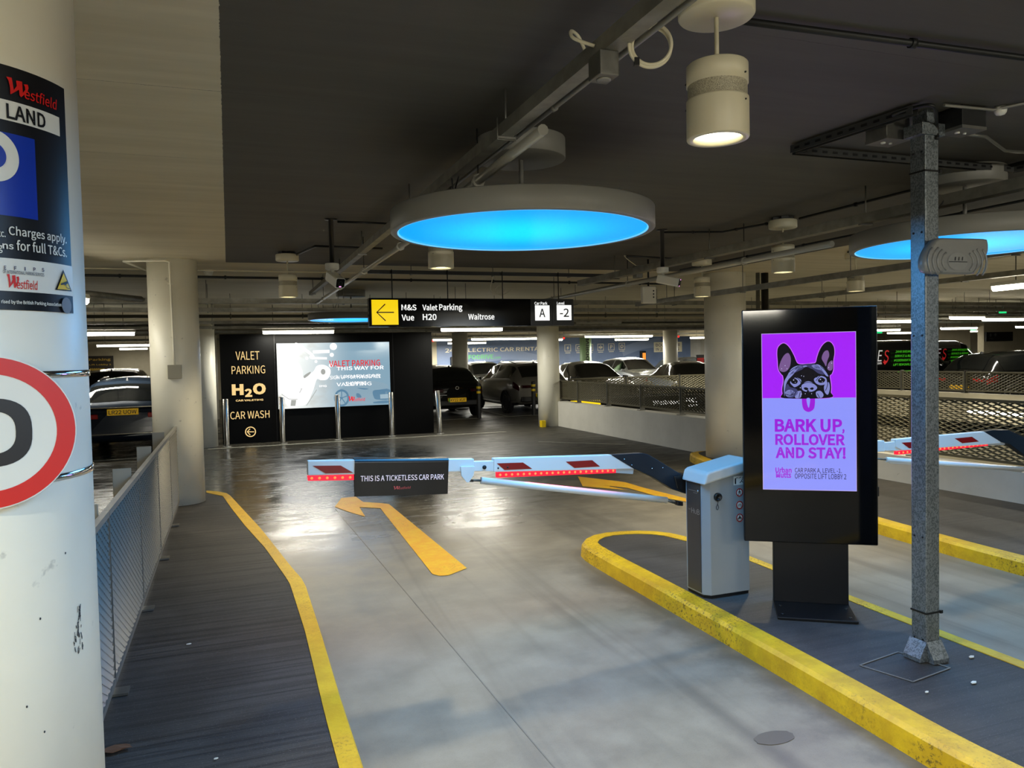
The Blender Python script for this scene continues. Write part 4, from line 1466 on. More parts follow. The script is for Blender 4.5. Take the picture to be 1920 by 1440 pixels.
BW = M('barrier_white', 'dcdcd6', .3)
CAB = M('cabinet_grey', '8b8f8e', .42, bump=.05, bs=220)
bg = thing('barrier_gate', 'white barrier with lit red strips and grey cabinet on the traffic island', 'barrier', (3.03, 4.32, Zi))
plan = [(2.862, 4.435), (2.862, 4.25), (2.90, 4.21), (3.20, 4.21), (3.20, 4.435)]


def ztop(x):
    return .872+(x-2.9)*.21


mb = MB()
n = len(plan)
vs = [(x, y, Zi+.018) for x, y in plan]+[(x, y, ztop(x)) for x, y in plan]
mb.add(vs, [tuple(range(n))[::-1], tuple(range(n, 2*n))]+[(i, (i+1) % n, n+(i+1) % n, n+i) for i in range(n)])
cab = mb.build('cabinet', CAB, bg, bevel=.003)
MB().prism([(2.868, 4.43), (2.868, 4.255), (2.905, 4.218), (3.195, 4.218), (3.195, 4.43)], Zi-.002, Zi+.02).build('plinth', BLACK, bg)
mb = MB()
pr = [(2.840, .862), (2.862, .935), (2.885, .948), (3.225, 1.012), (3.225, .940)]
mb.slab([(x, 4.19, z) for x, z in pr], (0, .265, 0))
mb.build('lid', M('cabinet_lid', 'c2c4c0', .3), bg, bevel=.014, seg=3)
mb = MB(); mb.box((2.8585, 4.262, Zi+.03), (2.8625, 4.418, .862)); hp = mb.build('front_panel', M('anthracite_panel', '33312f', .35), bg)
Sc = Sheet((2.8585, 0, 0), (0, -1, 0), (0, 0, 1), (-1, 0, 0))
a = Art(Sc, .001)
a.text('H', -4.365, .655, -4.335, .69, bold=.0); a.text('U', -4.328, .655, -4.305, .682, bold=.0); a.text('B', -4.298, .655, -4.270, .69, bold=.0)
a.text('THE', -4.40, .672, -4.375, .68)
a.rect(-4.395, .806, -4.30, .8085); a.rect(-4.34, .793, -4.295, .795)
a.build('lettering', M('silver_print', 'a9a9a4', .3, .6), hp)
MB().lathe([(0, 0), (.0075, 0), (.009, -.003), (0, -.004)], 14, (2.8572, 4.285, .81), axis='X', cap=False).build('screw', CHROME, hp)
# lock with hanging cap and the sticker column on the side facing the viewer
Sf = Sheet((0, 4.21, 0), (1, 0, 0), (0, 0, 1), (0, -1, 0))


def c7(x, y):
    return 1280+x/4.8, 830+y/4.8


lx, lz = Sf.px(*c7(312, 488))
mb = MB().lathe([(0, -.012), (.016, -.012), (.016, -.016), (.026, -.016), (.028, -.010), (.028, 0), (0, 0)], 28, (lx, 4.21, lz), axis='Y', cap=False)
lk = mb.build('lock', BLACK, bg)
hx, hz = Sf.px(*c7(304, 580))
MB().tube(catmull([(lx-.005, 4.20, lz-.025), (hx+.004, 4.198, hz+.03), (hx-.008, 4.199, hz), (hx, 4.199, hz-.016), (hx+.009, 4.199, hz), (hx+.002, 4.198, hz+.02)], 5), .0022, 6).build('cap_strap', BLACK, lk)
st = Art(Sf, .0008)
q0 = Sf.px(*c7(458, 384)); q1 = Sf.px(*c7(560, 296)); st.rect(q0[0], q0[1], q1[0]+.008, q1[1])
so = st.build('sticker', SIGNW, bg)
a = Art(Sf, .0016)
a.ppoly([c7(468, 322), c7(480, 322), c7(480, 372), c7(468, 372)]); a.pstroke([c7(474, 322), c7(488, 315), c7(500, 318)], .004)
a.pstroke([c7(505, 320), c7(525, 308)], .004); a.pstroke([c7(512, 362), c7(528, 345), c7(538, 322), c7(548, 330)], .005); a.pstroke([c7(530, 345), c7(545, 360)], .004)
c_ = Sf.px(*c7(540, 312)); a.ellipse(c_[0], c_[1], .004)
a.build('pictogram', SIGNB, so)
for k_, yy in enumerate((447, 561, 675)):
    cx1, cz1 = Sf.px(*c7(510+2*k_*.5, yy)); r1 = .029
    w_ = Art(Sf, .0008).ellipse(cx1, cz1, r1, n=32).build('sticker', SIGNW, bg)
    Art(Sf, .0014).ring(cx1, cz1, r1*.70, r1*.97).build('sticker_ring', M('sticker_red', 'a01410', .4), w_)
    a = Art(Sf, .0016)

    def L_(pts, wd=.0035):
        a.stroke([(cx1+x*r1, cz1+y*r1) for x, y in pts], wd)
    if k_ == 0:
        a.ellipse(cx1+.02*r1, cz1+.58*r1, .0038, n=12); L_([(0, .42), (.0, -.05)], .007); L_([(0, 0), (.28, -.32), (.30, -.62)], .004); L_([(0, 0), (-.18, -.35), (-.38, -.6)], .004); L_([(0, .35), (.25, .1), (.38, -.02)]); L_([(0, .35), (-.25, .12), (-.3, -.1)])
    elif k_ == 1:
        for sx1 in (-.36, .36):
            a.ring(cx1+sx1*r1, cz1-.16*r1, .0055, .0073, 20)
        L_([(-.36, -.16), (-.12, .2), (.24, .2), (.36, -.16)], .002); L_([(-.12, .2), (.02, -.16), (.24, .2)], .002); L_([(.24, .2), (.2, .36), (.34, .38)], .002); L_([(-.12, .2), (-.2, .28)], .003)
    else:
        for sx1 in (-.36, .38):
            a.ring(cx1+sx1*r1, cz1-.2*r1, .003, .0066, 20)
        a.poly([(cx1+x*r1, cz1+y*r1) for x, y in ((-.4, -.05), (-.2, .12), (.2, .15), (.42, -.02), (.1, -.2), (-.12, -.2))]); a.ellipse(cx1, cz1+.45*r1, .0038, n=12); L_([(0, .35), (-.05, .1)], .007); L_([(0, .3), (.28, .16)])
    a.build('pictogram', SIGNB, w_)
# the arm
arm = MB()
parm(arm, [(576.6, 864.3), (664, 862.4), (840, 860.9), (889, 860.4), (889, 884), (577, 892)])
armo = arm.build('arm', BW, bg, bevel=.005)
parm(MB(), [c6(830, 115), c6(926, 112), c6(926, 162), c6(830, 162)], .036, .007).build('arm_hinge', BW, bg, bevel=.004)
parm(MB(), [(926, 859.4), (1146, 852.9), (1189.5, 879.4), (926, 885.3)]).build('arm', BW, bg, bevel=.005)
hb = MB()
for x, y, r in ((880, 142, .013), (945, 146, .006), (990, 142, .006), (775, 150, .006), (822, 150, .006), (798, 204, .008)):
    p_ = S.P(*S.px(*c6(x, y)), .002)
    hb.lathe([(0, -.004), (r*.6, -.004), (r, 0), (r, .004), (0, .004)], 16, p_, axis='Y', cap=False)
hb.build('bolt', DKSTEEL, bg)
parm(MB(), [c6(765, 138), c6(832, 138), c6(826, 178), c6(804, 212), c6(794, 212), c6(768, 180)], .012, -.012).build('strut_bracket', BW, bg)
a = Art(S, .0015)


def c8(x, y):
    return 560+x/5.647, 840+y/5.647


for pg in ([c8(145, 188), c8(445, 185), c8(580, 263), c8(285, 270)], [c6(937, 123), c6(1062, 119), c6(1106, 149), c6(975, 155)], [c6(1264, 115), c6(1390, 108), c6(1427, 138), c6(1306, 145)]):
    Art(S, .0015).ppoly(pg).build('reflective_chevron', REDREFL, bg, 'dark red reflective chevron')
for pts, cl in ((((577, 892.5), (664, 890), (664, 900.5), (578, 902)), None), (((933, 886), (1156, 878), (1156, 887), (933, 896)), ((1156, 878), (1189.5, 879.6), (1188, 889), (1156, 887)))):
    led = parm(MB(), pts, .03, .008).build('led_strip', LEDR, bg)
    bd_ = MB()
    P0, P1, P2, P3 = [S.P(*S.px(*p), -.006) for p in pts]
    k_ = int((P1-P0).length/.038)
    for i in range(k_):
        f = (i+.5)/k_
        c_ = (P0.lerp(P1, f)+P3.lerp(P2, f))/2
        bd_.lathe([(0, -.004), (.006, -.002), (.008, .002), (0, .003)], 12, c_, axis='Y', cap=False)
    bd_.build('led_bead', LEDB, led)
    if cl:
        parm(MB(), cl, .03, .008).build('strip_end', M('clear_plastic_strip', 'b0b4b4', .2), led)
for sx1, X_, Z_ in ((0, .55, 1.02), (1, 2.0, .93)):
    light('led_glow', 'AREA', (X_, AY+.02, Z_), 1.1, (1, .02, .06), (0, 0, 0), shape='RECTANGLE', size=.5 if sx1 == 0 else .85, size_y=.03)
el = MB()
parm(el, [(1146, 852.9), (1205, 849.7), (1214, 851.5), (1225, 857.6), (1262, 880), (1286, 894), (1286, 926), (1261, 917.5), (1226, 896), (1189.5, 879.4)], .058, -.004)
elb = el.build('elbow_bracket', BLUEPAINT, bg, bevel=.004)
rv_ = MB()
for p in ((1170, 861), (1184, 872), (1222, 878), (1242, 877)):
    rv_.lathe([(0, -.003), (.0035, -.002), (.0045, .001), (0, .001)], 10, S.P(*S.px(*p), .005), axis='Y', cap=False)
rv_.build('rivet', CHROME, elb)
parm(MB(), [(1262, 892), (1287, 888), (1287, 924), (1268, 916)], .08, -.012).build('hub_clamp', BLACK, bg, bevel=.006)
p0, p1 = S.P(*S.px(903, 901.5), -.015), S.P(*S.px(1252, 938.5), -.015)
MB().tube([p0, p1], .0215, 20).build('support_strut', BW, bg)
pa_, pb_ = S.P(*S.px(877, 901), -.012), S.P(*S.px(1268, 943), -.015)
MB().tube([pa_, p0], .008, 10).tube([p1, pb_], .011, 10).build('strut_rod', GREYM, bg)
MB().obox(S.P(*S.px(1275, 944), -.015), (.024, 0, -.004), (0, .02, 0), (0, 0, .016)).build('clevis', BLACK, bg, bevel=.006)
MB().obox(S.P(*S.px(884, 901.5), -.013), (.014, 0, -.002), (0, .008, 0), (0, 0, .008)).build('clevis', BLACK, bg)
# banner hung over the arm
bn = thing('banner', 'black fabric banner with white ticketless car park lettering over the barrier arm', 'banner', S.P(*S.px(752, 928)))
fr_ = [S.px(665, 861.6), S.px(841, 859.9), S.px(839, 926), S.px(664, 931)]
mb = MB(); nx, nz = 16, 10
rng = random.Random(5)
vs = []
for j in range(nz+1):
    for i in range(nx+1):
        f, g = i/nx, j/nz
        a_ = (fr_[0][0]*(1-f)+fr_[1][0]*f)*(1-g)+(fr_[3][0]*(1-f)+fr_[2][0]*f)*g
        b_ = (fr_[0][1]*(1-f)+fr_[1][1]*f)*(1-g)+(fr_[3][1]*(1-f)+fr_[2][1]*f)*g
        vs.append(S.P(a_, b_, .005+.003*g*mnoise.noise(Vector((a_*9, b_*7, 1)))))
top = [v+Vector((0, .065, .004)) for v in vs[:nx+1]]
bk = [v+Vector((0, .068, -.2)) for v in vs[:nx+1]]
o_ = len(vs); vs += top+bk
fs = [(j*(nx+1)+i, j*(nx+1)+i+1, (j+1)*(nx+1)+i+1, (j+1)*(nx+1)+i) for j in range(nz) for i in range(nx)]
fs += [(i, o_+i, o_+i+1, i+1) for i in range(nx)]+[(o_+i, o_+nx+1+i, o_+nx+2+i, o_+i+1) for i in range(nx)]
mb.add(vs, fs, True)
mb.build('cloth', M('banner_vinyl', '08090c', .3), bn)
a = Art(S, .010)
a.ptext('THIS IS A TICKETLESS CAR PARK', *c8(655, 292), *c8(1535, 350), bold=.012, shear=.06)
q0, q1 = S.px(*c8(655, 352)), S.px(*c8(1535, 330))
a.mb = MB(); a.text('THIS IS A TICKETLESS CAR PARK', q0[0], q0[1], q1[0], S.px(*c8(655, 292))[1], bold=.012, shear=.06, skew=q1[1]-q0[1])
a.build('lettering', M('white_vinyl_letters', 'f0e0dc', .5, emit='f0b0a8', es=.25), bn)
a = Art(S, .010); pwordmark(a, *c8(1000, 388), *c8(1182, 440)); a.build('lettering', M('dull_red_letters', 'c04a44', .5), bn, 'small red wordmark')

# ================================================================== SECOND BARRIER, RIGHT LANE
b2 = thing('barrier_gate', 'second white barrier arm with lit red strip behind the steel post', 'barrier', (6.5, 4.4, Zi))
S3 = Sheet((0, AY, 0), (1, 0, 0), (0, 0, 1), (0, -1, 0))


def cr(x, y):
    return 1640+x/3.789, 680+y/3.789


def parm2(pts, th=.05, off=0.0):
    return parm(MB(), [cr(*p) for p in pts], th, off, S3)


parm2([(-60, 560), (70, 553), (75, 632), (-60, 640)]).build('arm', BW, b2, bevel=.005)
parm2([(70, 570), (190, 560), (190, 625), (75, 625)], .036, .007).build('arm_hinge', BW, b2)
parm2([(150, 545), (780, 490), (895, 560), (895, 575), (200, 625), (150, 600)]).build('arm', BW, b2, bevel=.005)
led = parm2([(165, 632), (810, 566), (812, 590), (165, 655)], .03, .008).build('led_strip', LEDR, b2)
bd_ = MB()
for i in range(22):
    f = (i+.5)/22
    bd_.lathe([(0, -.004), (.006, -.002), (.008, .002), (0, .003)], 12, S3.P(*S3.px(*cr(165+645*f, 643-65*f)), -.006), axis='Y', cap=False)
bd_.build('led_bead', LEDB, led)
parm2([(812, 568), (935, 562), (930, 584), (812, 590)], .03, .008).build('strip_end', MATS['clear_plastic_strip'], led)
a = Art(S3, .0015)
for pg in ([cr(190, 568), cr(330, 560), cr(390, 605), cr(245, 608)], [cr(567, 538), cr(690, 526), cr(740, 560), cr(622, 572)]):
    Art(S3, .0015).ppoly(pg).build('reflective_chevron', REDREFL, b2, 'dark red reflective chevron')
parm2([(780, 490), (845, 478), (950, 478), (1061, 530), (1160, 600), (1160, 700), (1061, 655), (960, 580), (895, 562)], .058, -.004).build('elbow_bracket', BLUEPAINT, b2, bevel=.004)
p0, p1 = S3.P(*S3.px(*cr(90, 690)), -.015), S3.P(*S3.px(*cr(1250, 770)), -.015)
MB().tube([p0, p1], .02, 18).build('support_strut', BW, b2)
MB().tube([S3.P(*S3.px(*cr(110, 712)), -.015), S3.P(*S3.px(*cr(540, 730)), -.015), S3.P(*S3.px(*cr(820, 745)), -.015), S3.P(*S3.px(*cr(1055, 775)), -.015)], .008, 10).build('strut_rod', BW, b2)
MB().tube([S3.P(*S3.px(*cr(20, 684)), -.015), p0], .007, 10).build('strut_rod', GREYM, b2)
mb = MB().box((6.36, 4.15, Zi+.01), (6.70, 4.44, .93)); mb.build('cabinet', CAB, b2, bevel=.01)
MB().box((6.34, 4.13, .92), (6.72, 4.46, .99)).build('lid', MATS['cabinet_lid'], b2, bevel=.014)

# ================================================================== ADVERTISING TOTEM
KA = radians(-34.5)
kd = Vector((cos(KA), sin(KA), 0)); kn = Vector((sin(KA), -cos(KA), 0))
KO = Vector((3.37, 3.826, 0))
S = Sheet(KO, kd, (0, 0, 1), kn)
ks = thing('advertising_totem', 'tall black free-standing totem showing the purple dog advert', 'totem', (KO.x, KO.y, Zi), KA)


def kbox(a0_, a1_, z0_, z1_, d0, d1):
    mb = MB()
    c = KO+kd*(a0_+a1_)/2+kn*(d0+d1)/2+Vector((0, 0, (z0_+z1_)/2))
    return mb.obox(c, kd*(a1_-a0_)/2, kn*(d1-d0)/2, Vector((0, 0, (z1_-z0_)/2)))


TOT = M('totem_black', '0b0c0e', .4, spec=.3)
kbox(-.398, .388, .512, 1.978, -.11, -.008).build('casing', TOT, ks, bevel=.006)
kbox(-.392, .382, .518, 1.972, -.010, -.002).build('front_glass', M('front_glass_black', '040506', .07, spec=.22), ks)
kbox(-.222, .222, Zi+.012, .515, -.095, -.03).build('pedestal', TOT, ks, bevel=.004)
kbox(-.224, .226, Zi-.001, Zi+.014, -.10, .275).build('base_plate', TOT, ks, bevel=.003)
mb = MB()
for s_ in (-.19, .19):
    for d_ in (.06, .22):
        mb.lathe([(0, .006), (.008, .006), (.010, 0), (0, 0)], 12, KO+kd*s_+kn*d_+Vector((0, 0, Zi+.014)), cap=False)
mb.build('bolt', BLACK, ks)
MB().obox(KO+kd*.392+kn*(-.05)+Vector((0, 0, .84)), kd*.008, kn*.012, Vector((0, 0, .028))).build('latch', BLACK, ks)
scn = S.px(1426, 628); scr = S.px(1603.5, 619); sbl = S.px(1432, 917); sbr = S.px(1608, 922)
xl, xr, zt_, zb_ = (scn[0]+sbl[0])/2, (scr[0]+sbr[0])/2, (scn[1]+scr[1])/2, (sbl[1]+sbr[1])/2
zm = S.px(1515, 746)[1]
back = Art(S, .0005).rect(xl, zb_, xr, zt_).build('screen', screen_mat('lit_screen_edge', 'c9b4f4', .9), ks)
PURP = screen_mat('lit_purple_picture', 'a320f6', 1.0); LILA = screen_mat('lit_lilac_picture', '8d95fb', 1.0); DARKP = screen_mat('dark_picture', '0d0c16', 1.0)
MIDP = screen_mat('mid_picture', '3b3c66', 1.0); PALEP = screen_mat('pale_picture', '8288c8', 1.0); MAUVE = screen_mat('mauve_picture', '77588f', 1.0); PINKP = screen_mat('pink_edge_picture', 'c86cfa', 1.0)
ed = .003
Art(S, .0015).rect(xl+ed, zm, xr-ed, zt_-ed).build('picture', PURP, back)
Art(S, .0015).rect(xl+ed, zb_+ed, xr-ed, zm-.001).build('picture', LILA, back)


def dp(x, y):
    return 1420+x/8.47, 610+y/8.47


def ds_(pts):
    return [dp(*p) for p in pts]


outl = [(430, 1158), (400, 1080), (395, 1000), (415, 880), (405, 800), (385, 780), (335, 700), (322, 560), (315, 440), (330, 350), (395, 290), (455, 300), (520, 370), (580, 480), (635, 600), (720, 618), (800, 615), (870, 605), (925, 590), (950, 500), (985, 400), (1040, 310), (1110, 258), (1170, 275), (1215, 350), (1222, 450), (1205, 560), (1205, 690), (1180, 770), (1150, 800), (1160, 880), (1172, 980), (1165, 1060), (1145, 1150)]


def grow(pts, k_):
    cx_ = sum(p[0] for p in pts)/len(pts); cy_ = sum(p[1] for p in pts)/len(pts)
    out = []
    m_ = len(pts)
    for i in range(m_):
        a_, b_ = pts[i-1], pts[(i+1) % m_]
        dx, dy = b_[0]-a_[0], b_[1]-a_[1]; l = hypot(dx, dy)
        out.append((pts[i][0]+dy/l*k_, min(1158, pts[i][1]-dx/l*k_)))
    return out


Art(S, .0022).psmooth(ds_(grow(outl, 12)), 5).build('picture', PINKP, back)
dog = Art(S, .0030).psmooth(ds_(outl), 5).build('dog_picture', DARKP, back)
a = Art(S, .0036)
for pts in ([(430, 1130), (440, 1000), (480, 880), (560, 790), (640, 700), (720, 660), (640, 640), (540, 690), (480, 790), (425, 900), (420, 1020)],
            [(520, 900), (600, 830), (690, 860), (680, 930), (600, 980), (560, 960)],
            [(900, 850), (1000, 800), (1090, 830), (1100, 920), (1010, 950), (930, 920)],
            [(860, 640), (960, 620), (1060, 690), (1130, 800), (1090, 800), (1020, 720), (920, 690)],
            [(700, 960), (760, 900), (830, 890), (900, 930), (950, 990), (900, 1040), (810, 1060), (720, 1030)],
            [(600, 1150), (620, 1060), (690, 1040), (700, 1100), (680, 1150)], [(930, 1060), (1000, 1040), (1050, 1100), (1020, 1150), (950, 1140)],
            [(1060, 960), (1130, 900), (1150, 1000), (1120, 1100), (1070, 1060)], [(440, 1060), (520, 1020), (590, 1060), (560, 1120), (470, 1130)],
            [(720, 650), (780, 640), (810, 690), (760, 690)]):
    a.psmooth(ds_(pts), 4)
a.build('dog_picture', PALEP, dog)
a = Art(S, .0036)
for pts in ([(345, 700), (360, 600), (420, 480), (490, 440), (530, 520), (520, 640), (470, 720), (400, 740)], [(1090, 650), (1060, 600), (1020, 520), (1060, 420), (1120, 400), (1140, 480), (1110, 560)], [(1110, 690), (1130, 600), (1190, 560), (1195, 680), (1160, 720)]):
    a.psmooth(ds_(pts), 4)
a.build('dog_picture', MAUVE, dog)
a = Art(S, .0036)
for pts in ([(640, 650), (720, 618), (900, 612), (1010, 680), (1060, 780), (960, 760), (860, 690), (720, 700), (560, 770), (500, 800)], [(480, 930), (520, 980), (620, 1010), (640, 1080), (560, 1150), (480, 1140), (440, 1010)]):
    a.psmooth(ds_(pts), 4)
a.build('dog_picture', MIDP, dog)
a = Art(S, .0044)
for pts in ([(530, 880), (580, 840), (640, 880), (620, 925), (560, 925)], [(960, 870), (1010, 825), (1075, 860), (1050, 905), (985, 910)],
            [(610, 800), (660, 755), (720, 790), (690, 850), (640, 830)], [(880, 780), (930, 740), (970, 790), (930, 830)], [(690, 740), (760, 660), (850, 690), (890, 780), (870, 850), (780, 850), (700, 820)],
            [(740, 990), (780, 985), (810, 1010), (780, 1030), (745, 1015)], [(830, 1005), (870, 985), (895, 1000), (870, 1025)], [(790, 1030), (812, 1030), (818, 1080), (795, 1085)],
            [(700, 880), (740, 850), (780, 870), (730, 890)]):
    a.psmooth(ds_(pts), 4)
for l_ in ([(640, 1000), (720, 930), (810, 905), (900, 930), (985, 1000)], [(700, 1060), (770, 1060), (805, 1045), (850, 1060), (930, 1060)], [(500, 870), (560, 820), (650, 850), (690, 910)], [(930, 880), (1000, 800), (1090, 830), (1110, 900)], [(660, 1150), (680, 1060)], [(950, 1080), (990, 1150)], [(470, 770), (560, 700), (650, 650)], [(1000, 650), (1080, 720), (1130, 800)], [(440, 1090), (520, 1110), (600, 1080)], [(1080, 1040), (1110, 960), (1120, 880)],
           [(730, 1110), (760, 1090)], [(780, 1130), (800, 1100)], [(840, 1100), (870, 1130)], [(880, 1080), (920, 1110)]):
    a.pstroke(ds_(catmull(l_, 4)), .0035)
a.build('dog_picture', DARKP, dog)
a = Art(S, .0052)
for x, y, r in ((575, 868, .0035), (1000, 858, .0035), (600, 905, .002), (1030, 895, .002)):
    c_ = S.px(*dp(x, y)); a.ellipse(c_[0], c_[1], r, r*.8, 14)
for x, y in ((385, 690), (470, 690), (440, 640), (1130, 670), (1180, 600), (700, 800), (735, 810), (680, 990), (760, 1085), (700, 1090), (860, 1085)):
    c_ = S.px(*dp(x, y)); a.ellipse(c_[0], c_[1], .0018, .003, 8)
a.build('dog_picture', screen_mat('near_white_picture', 'd8dcff', 1), dog)
a = Art(S, .0024)
a.psmooth(ds_([(706, 1160), (712, 1260), (740, 1340), (815, 1375), (890, 1335), (912, 1260), (915, 1160), (915, 1159), (706, 1159)]), 4)
tg = a.build('tongue_picture', screen_mat('lit_violet_picture', '9a1fd8', 1.0), back)
Art(S, .0034).psmooth(ds_([(782, 1162), (790, 1250), (815, 1310), (832, 1240), (835, 1162)]), 4).build('tongue_picture', LILA, tg)


def kp_(art, body, x0, y0, x1, y1, **kw):
    p_, q_ = (1380+x0/3.6, 560+y0/3.6), (1380+x1/3.6, 560+y1/3.6)
    art.ptext(body, p_[0], p_[1], q_[0], q_[1], **kw)


a = Art(S, .0026)
kp_(a, 'BARK UP', 262, 812, 716, 900, bold=.034); kp_(a, ',', 716, 880, 732, 912, bold=.034); kp_(a, 'ROLLOVER', 265, 914, 735, 988, bold=.034); kp_(a, 'AND STAY!', 267, 1004, 740, 1077, bold=.034)
kp_(a, 'Urban', 266, 1138, 375, 1174, bold=.034); kp_(a, 'Mutts', 270, 1172, 372, 1208, bold=.034)
a.build('lettering', screen_mat('lit_violet_letters', '9a20da', 1), back, 'violet slogan lettering')
a = Art(S, .0026)
kp_(a, 'CAR PARK A, LEVEL -1.', 397, 1146, 714, 1180, bold=.008); kp_(a, 'OPPOSITE LIFT LOBBY 2', 397, 1184, 744, 1214, bold=.008)
a.build('lettering', screen_mat('lit_navy_letters', '22205c', 1), back, 'small navy lettering')
light('screen_glow', 'AREA', KO+kn*.03+Vector((0, 0, 1.33)), 3.0, (.62, .45, 1), (-pi/2, 0, KA), shape='RECTANGLE', size=.54, size_y=.97)

# ================================================================== STEEL POST WITH READER
PX, PY, PH = 3.345, 2.965, .046
po = thing('steel_post', 'square galvanised steel post bolted to the island at the right', 'post', (PX, PY, Zi))
MB().box((PX-PH, PY-PH, Zi+.002), (PX+PH, PY+PH, 2.80)).build('post', GALV, po, bevel=.006)
MB().box((PX-PH-.03, PY-PH-.012, 2.78), (PX+PH+.03, PY+PH+.012, 2.84)).box((PX-.03, PY-.045, 2.80), (PX+.03, PY+.045, CEIL)).build('head_bracket', GALV, po, bevel=.003)
mb = MB()
mb.slab([(PX-PH-.004, PY-PH-.006, Zi), (PX-PH-.05, PY-PH-.006, Zi), (PX-PH-.05, PY-PH-.006, Zi+.02), (PX-PH-.004, PY-PH-.006, Zi+.10)], (0, 2*PH+.012, 0))
mb.slab([(PX-PH-.006, PY-PH-.004, Zi), (PX-PH-.006, PY-PH-.05, Zi), (PX-PH-.006, PY-PH-.05, Zi+.02), (PX-PH-.006, PY-PH-.004, Zi+.10)], (2*PH+.012, 0, 0))
mb.build('base_shoe', GALV, po)
mb = MB()
for z in (.355, 2.60):
    mb.box((PX-PH-.003, PY-PH-.003, z), (PX+PH+.003, PY+PH+.003, z+.009)); mb.box((PX+PH, PY-PH-.006, z-.004), (PX+PH+.016, PY-PH+.006, z+.012))
mb.build('cable_tie', BLACK, po)
mb = MB()
for dy in (-.025, .025):
    for z in (.22, .75, 1.78, 2.30, 2.70):
        mb.lathe([(0, -.002), (.006, -.002), (.006, .001), (0, .001)], 12, (PX-PH, PY+dy, z), axis='X', cap=False)
for dx in (-.03, .03):
    mb.lathe([(0, -.002), (.006, -.002), (.006, .001), (0, .001)], 12, (PX+dx, PY-PH-.0065, Zi+.05), axis='Y', cap=False)
mb.build('bolt_hole', BLACK, po)
RD = 2.85
S4 = Sheet((0, RD, 0), (1, 0, .0), (0, 0, 1), (0, -1, 0))


def cd(x, y):
    return 1660+x/3.788, 160+y/3.788


rd_ = thing('card_reader', 'pale grey moulded plastic reader fixed to the steel post', 'reader', S4.P(*S4.px(*cd(490, 1215))))
out = catmull([S4.px(*cd(*p)) for p in ((262, 1240), (290, 1165), (335, 1105), (375, 1086), (530, 1088), (690, 1092), (716, 1108), (718, 1180), (680, 1265), (625, 1330), (590, 1342), (440, 1340), (300, 1334), (266, 1305))], 4, True)
cxr = sum(p[0] for p in out)/len(out); czr = sum(p[1] for p in out)/len(out)
PLA = M('pale_grey_plastic', '848480', .3)


def outline(k_, d_):
    return [S4.P(cxr+(p[0]-cxr)*k_, czr+(p[1]-czr)*k_, d_) for p in out]


mb = MB(); n = len(out)
lay = [outline(.97, -.03), outline(1, -.012), outline(1, .002), outline(.955, .014), outline(.90, .018)]
vs = [p for l in lay for p in l]
fs = [(j*n+i, j*n+(i+1) % n, (j+1)*n+(i+1) % n, (j+1)*n+i) for j in range(4) for i in range(n)]
mb.add(vs, fs, True); mb.f += [tuple(range(n)), tuple(4*n+i for i in range(n))]; mb.sm += [False]*2
body = mb.build('body', PLA, rd_)
c0_ = S4.px(*cd(490, 1255))
ex = S4.px(*cd(560, 1255))[0]-c0_[0]
mb = MB()
for k_, al in ((1.55, .55), (2.05, .55), (2.5, .52), (2.95, .42)):
    for sgn in (-1, 1):
        pts = [S4.P(c0_[0]+sgn*ex*k_*cos(t), c0_[1]+ex*k_*.62*sin(t), .019) for t in [al*(i/7*2-1)*1.3 for i in range(8)]]
        mb.tube(pts, .005, 8)
mb.build('raised_rib', PLA, body)
Art(S4, .020).ellipse(c0_[0], c0_[1], ex*1.0, ex*.66).build('boss', M('reader_boss', '8a8a86', .3), body)
a = Art(S4, .0212)
a.pstroke([cd(425, 1256), cd(556, 1258)], .0035)
for x in (470, 495, 520):
    p_ = S4.px(*cd(x, 1235)); a.poly([(p_[0]-.004, p_[1]-.009), (p_[0]+.003, p_[1]-.009), (p_[0]+.006, p_[1]+.009), (p_[0]-.001, p_[1]+.009)])
a.build('slot', BLACK, body)
MB().box((PX-.03, RD+.02, 2.13), (PX+.03, PY-PH-.001, 2.22)).build('mounting_arm', DKSTEEL, rd_)


# ================================================================== MESH FENCES
def mesh_panel(mb, A, d, L, z0, z1, nvec, px_=.11, pz_=.05, sw=.009, tilt=.007):
    s = pz_/2
    rows = max(1, int(round((z1-z0)/s))); s = (z1-z0)/rows
    cols = max(2, int(round(L/(px_/2)))); h = L/cols
    nz = Vector((0, 0, 1))
    for r in range(rows):
        zc = z0+s*(r+.5)
        vs = []
        for k_ in range(cols+1):
            z = zc+(s/2-.001)*(1 if (k_+r) % 2 == 0 else -1)
            p = Vector(A)+Vector(d)*(k_*h); p.z = z
            vs += [p-nvec*tilt+nz*sw*.5, p+nvec*tilt-nz*sw*.5]
        mb.add(vs, [(2*i, 2*i+2, 2*i+3, 2*i+1) for i in range(cols)])


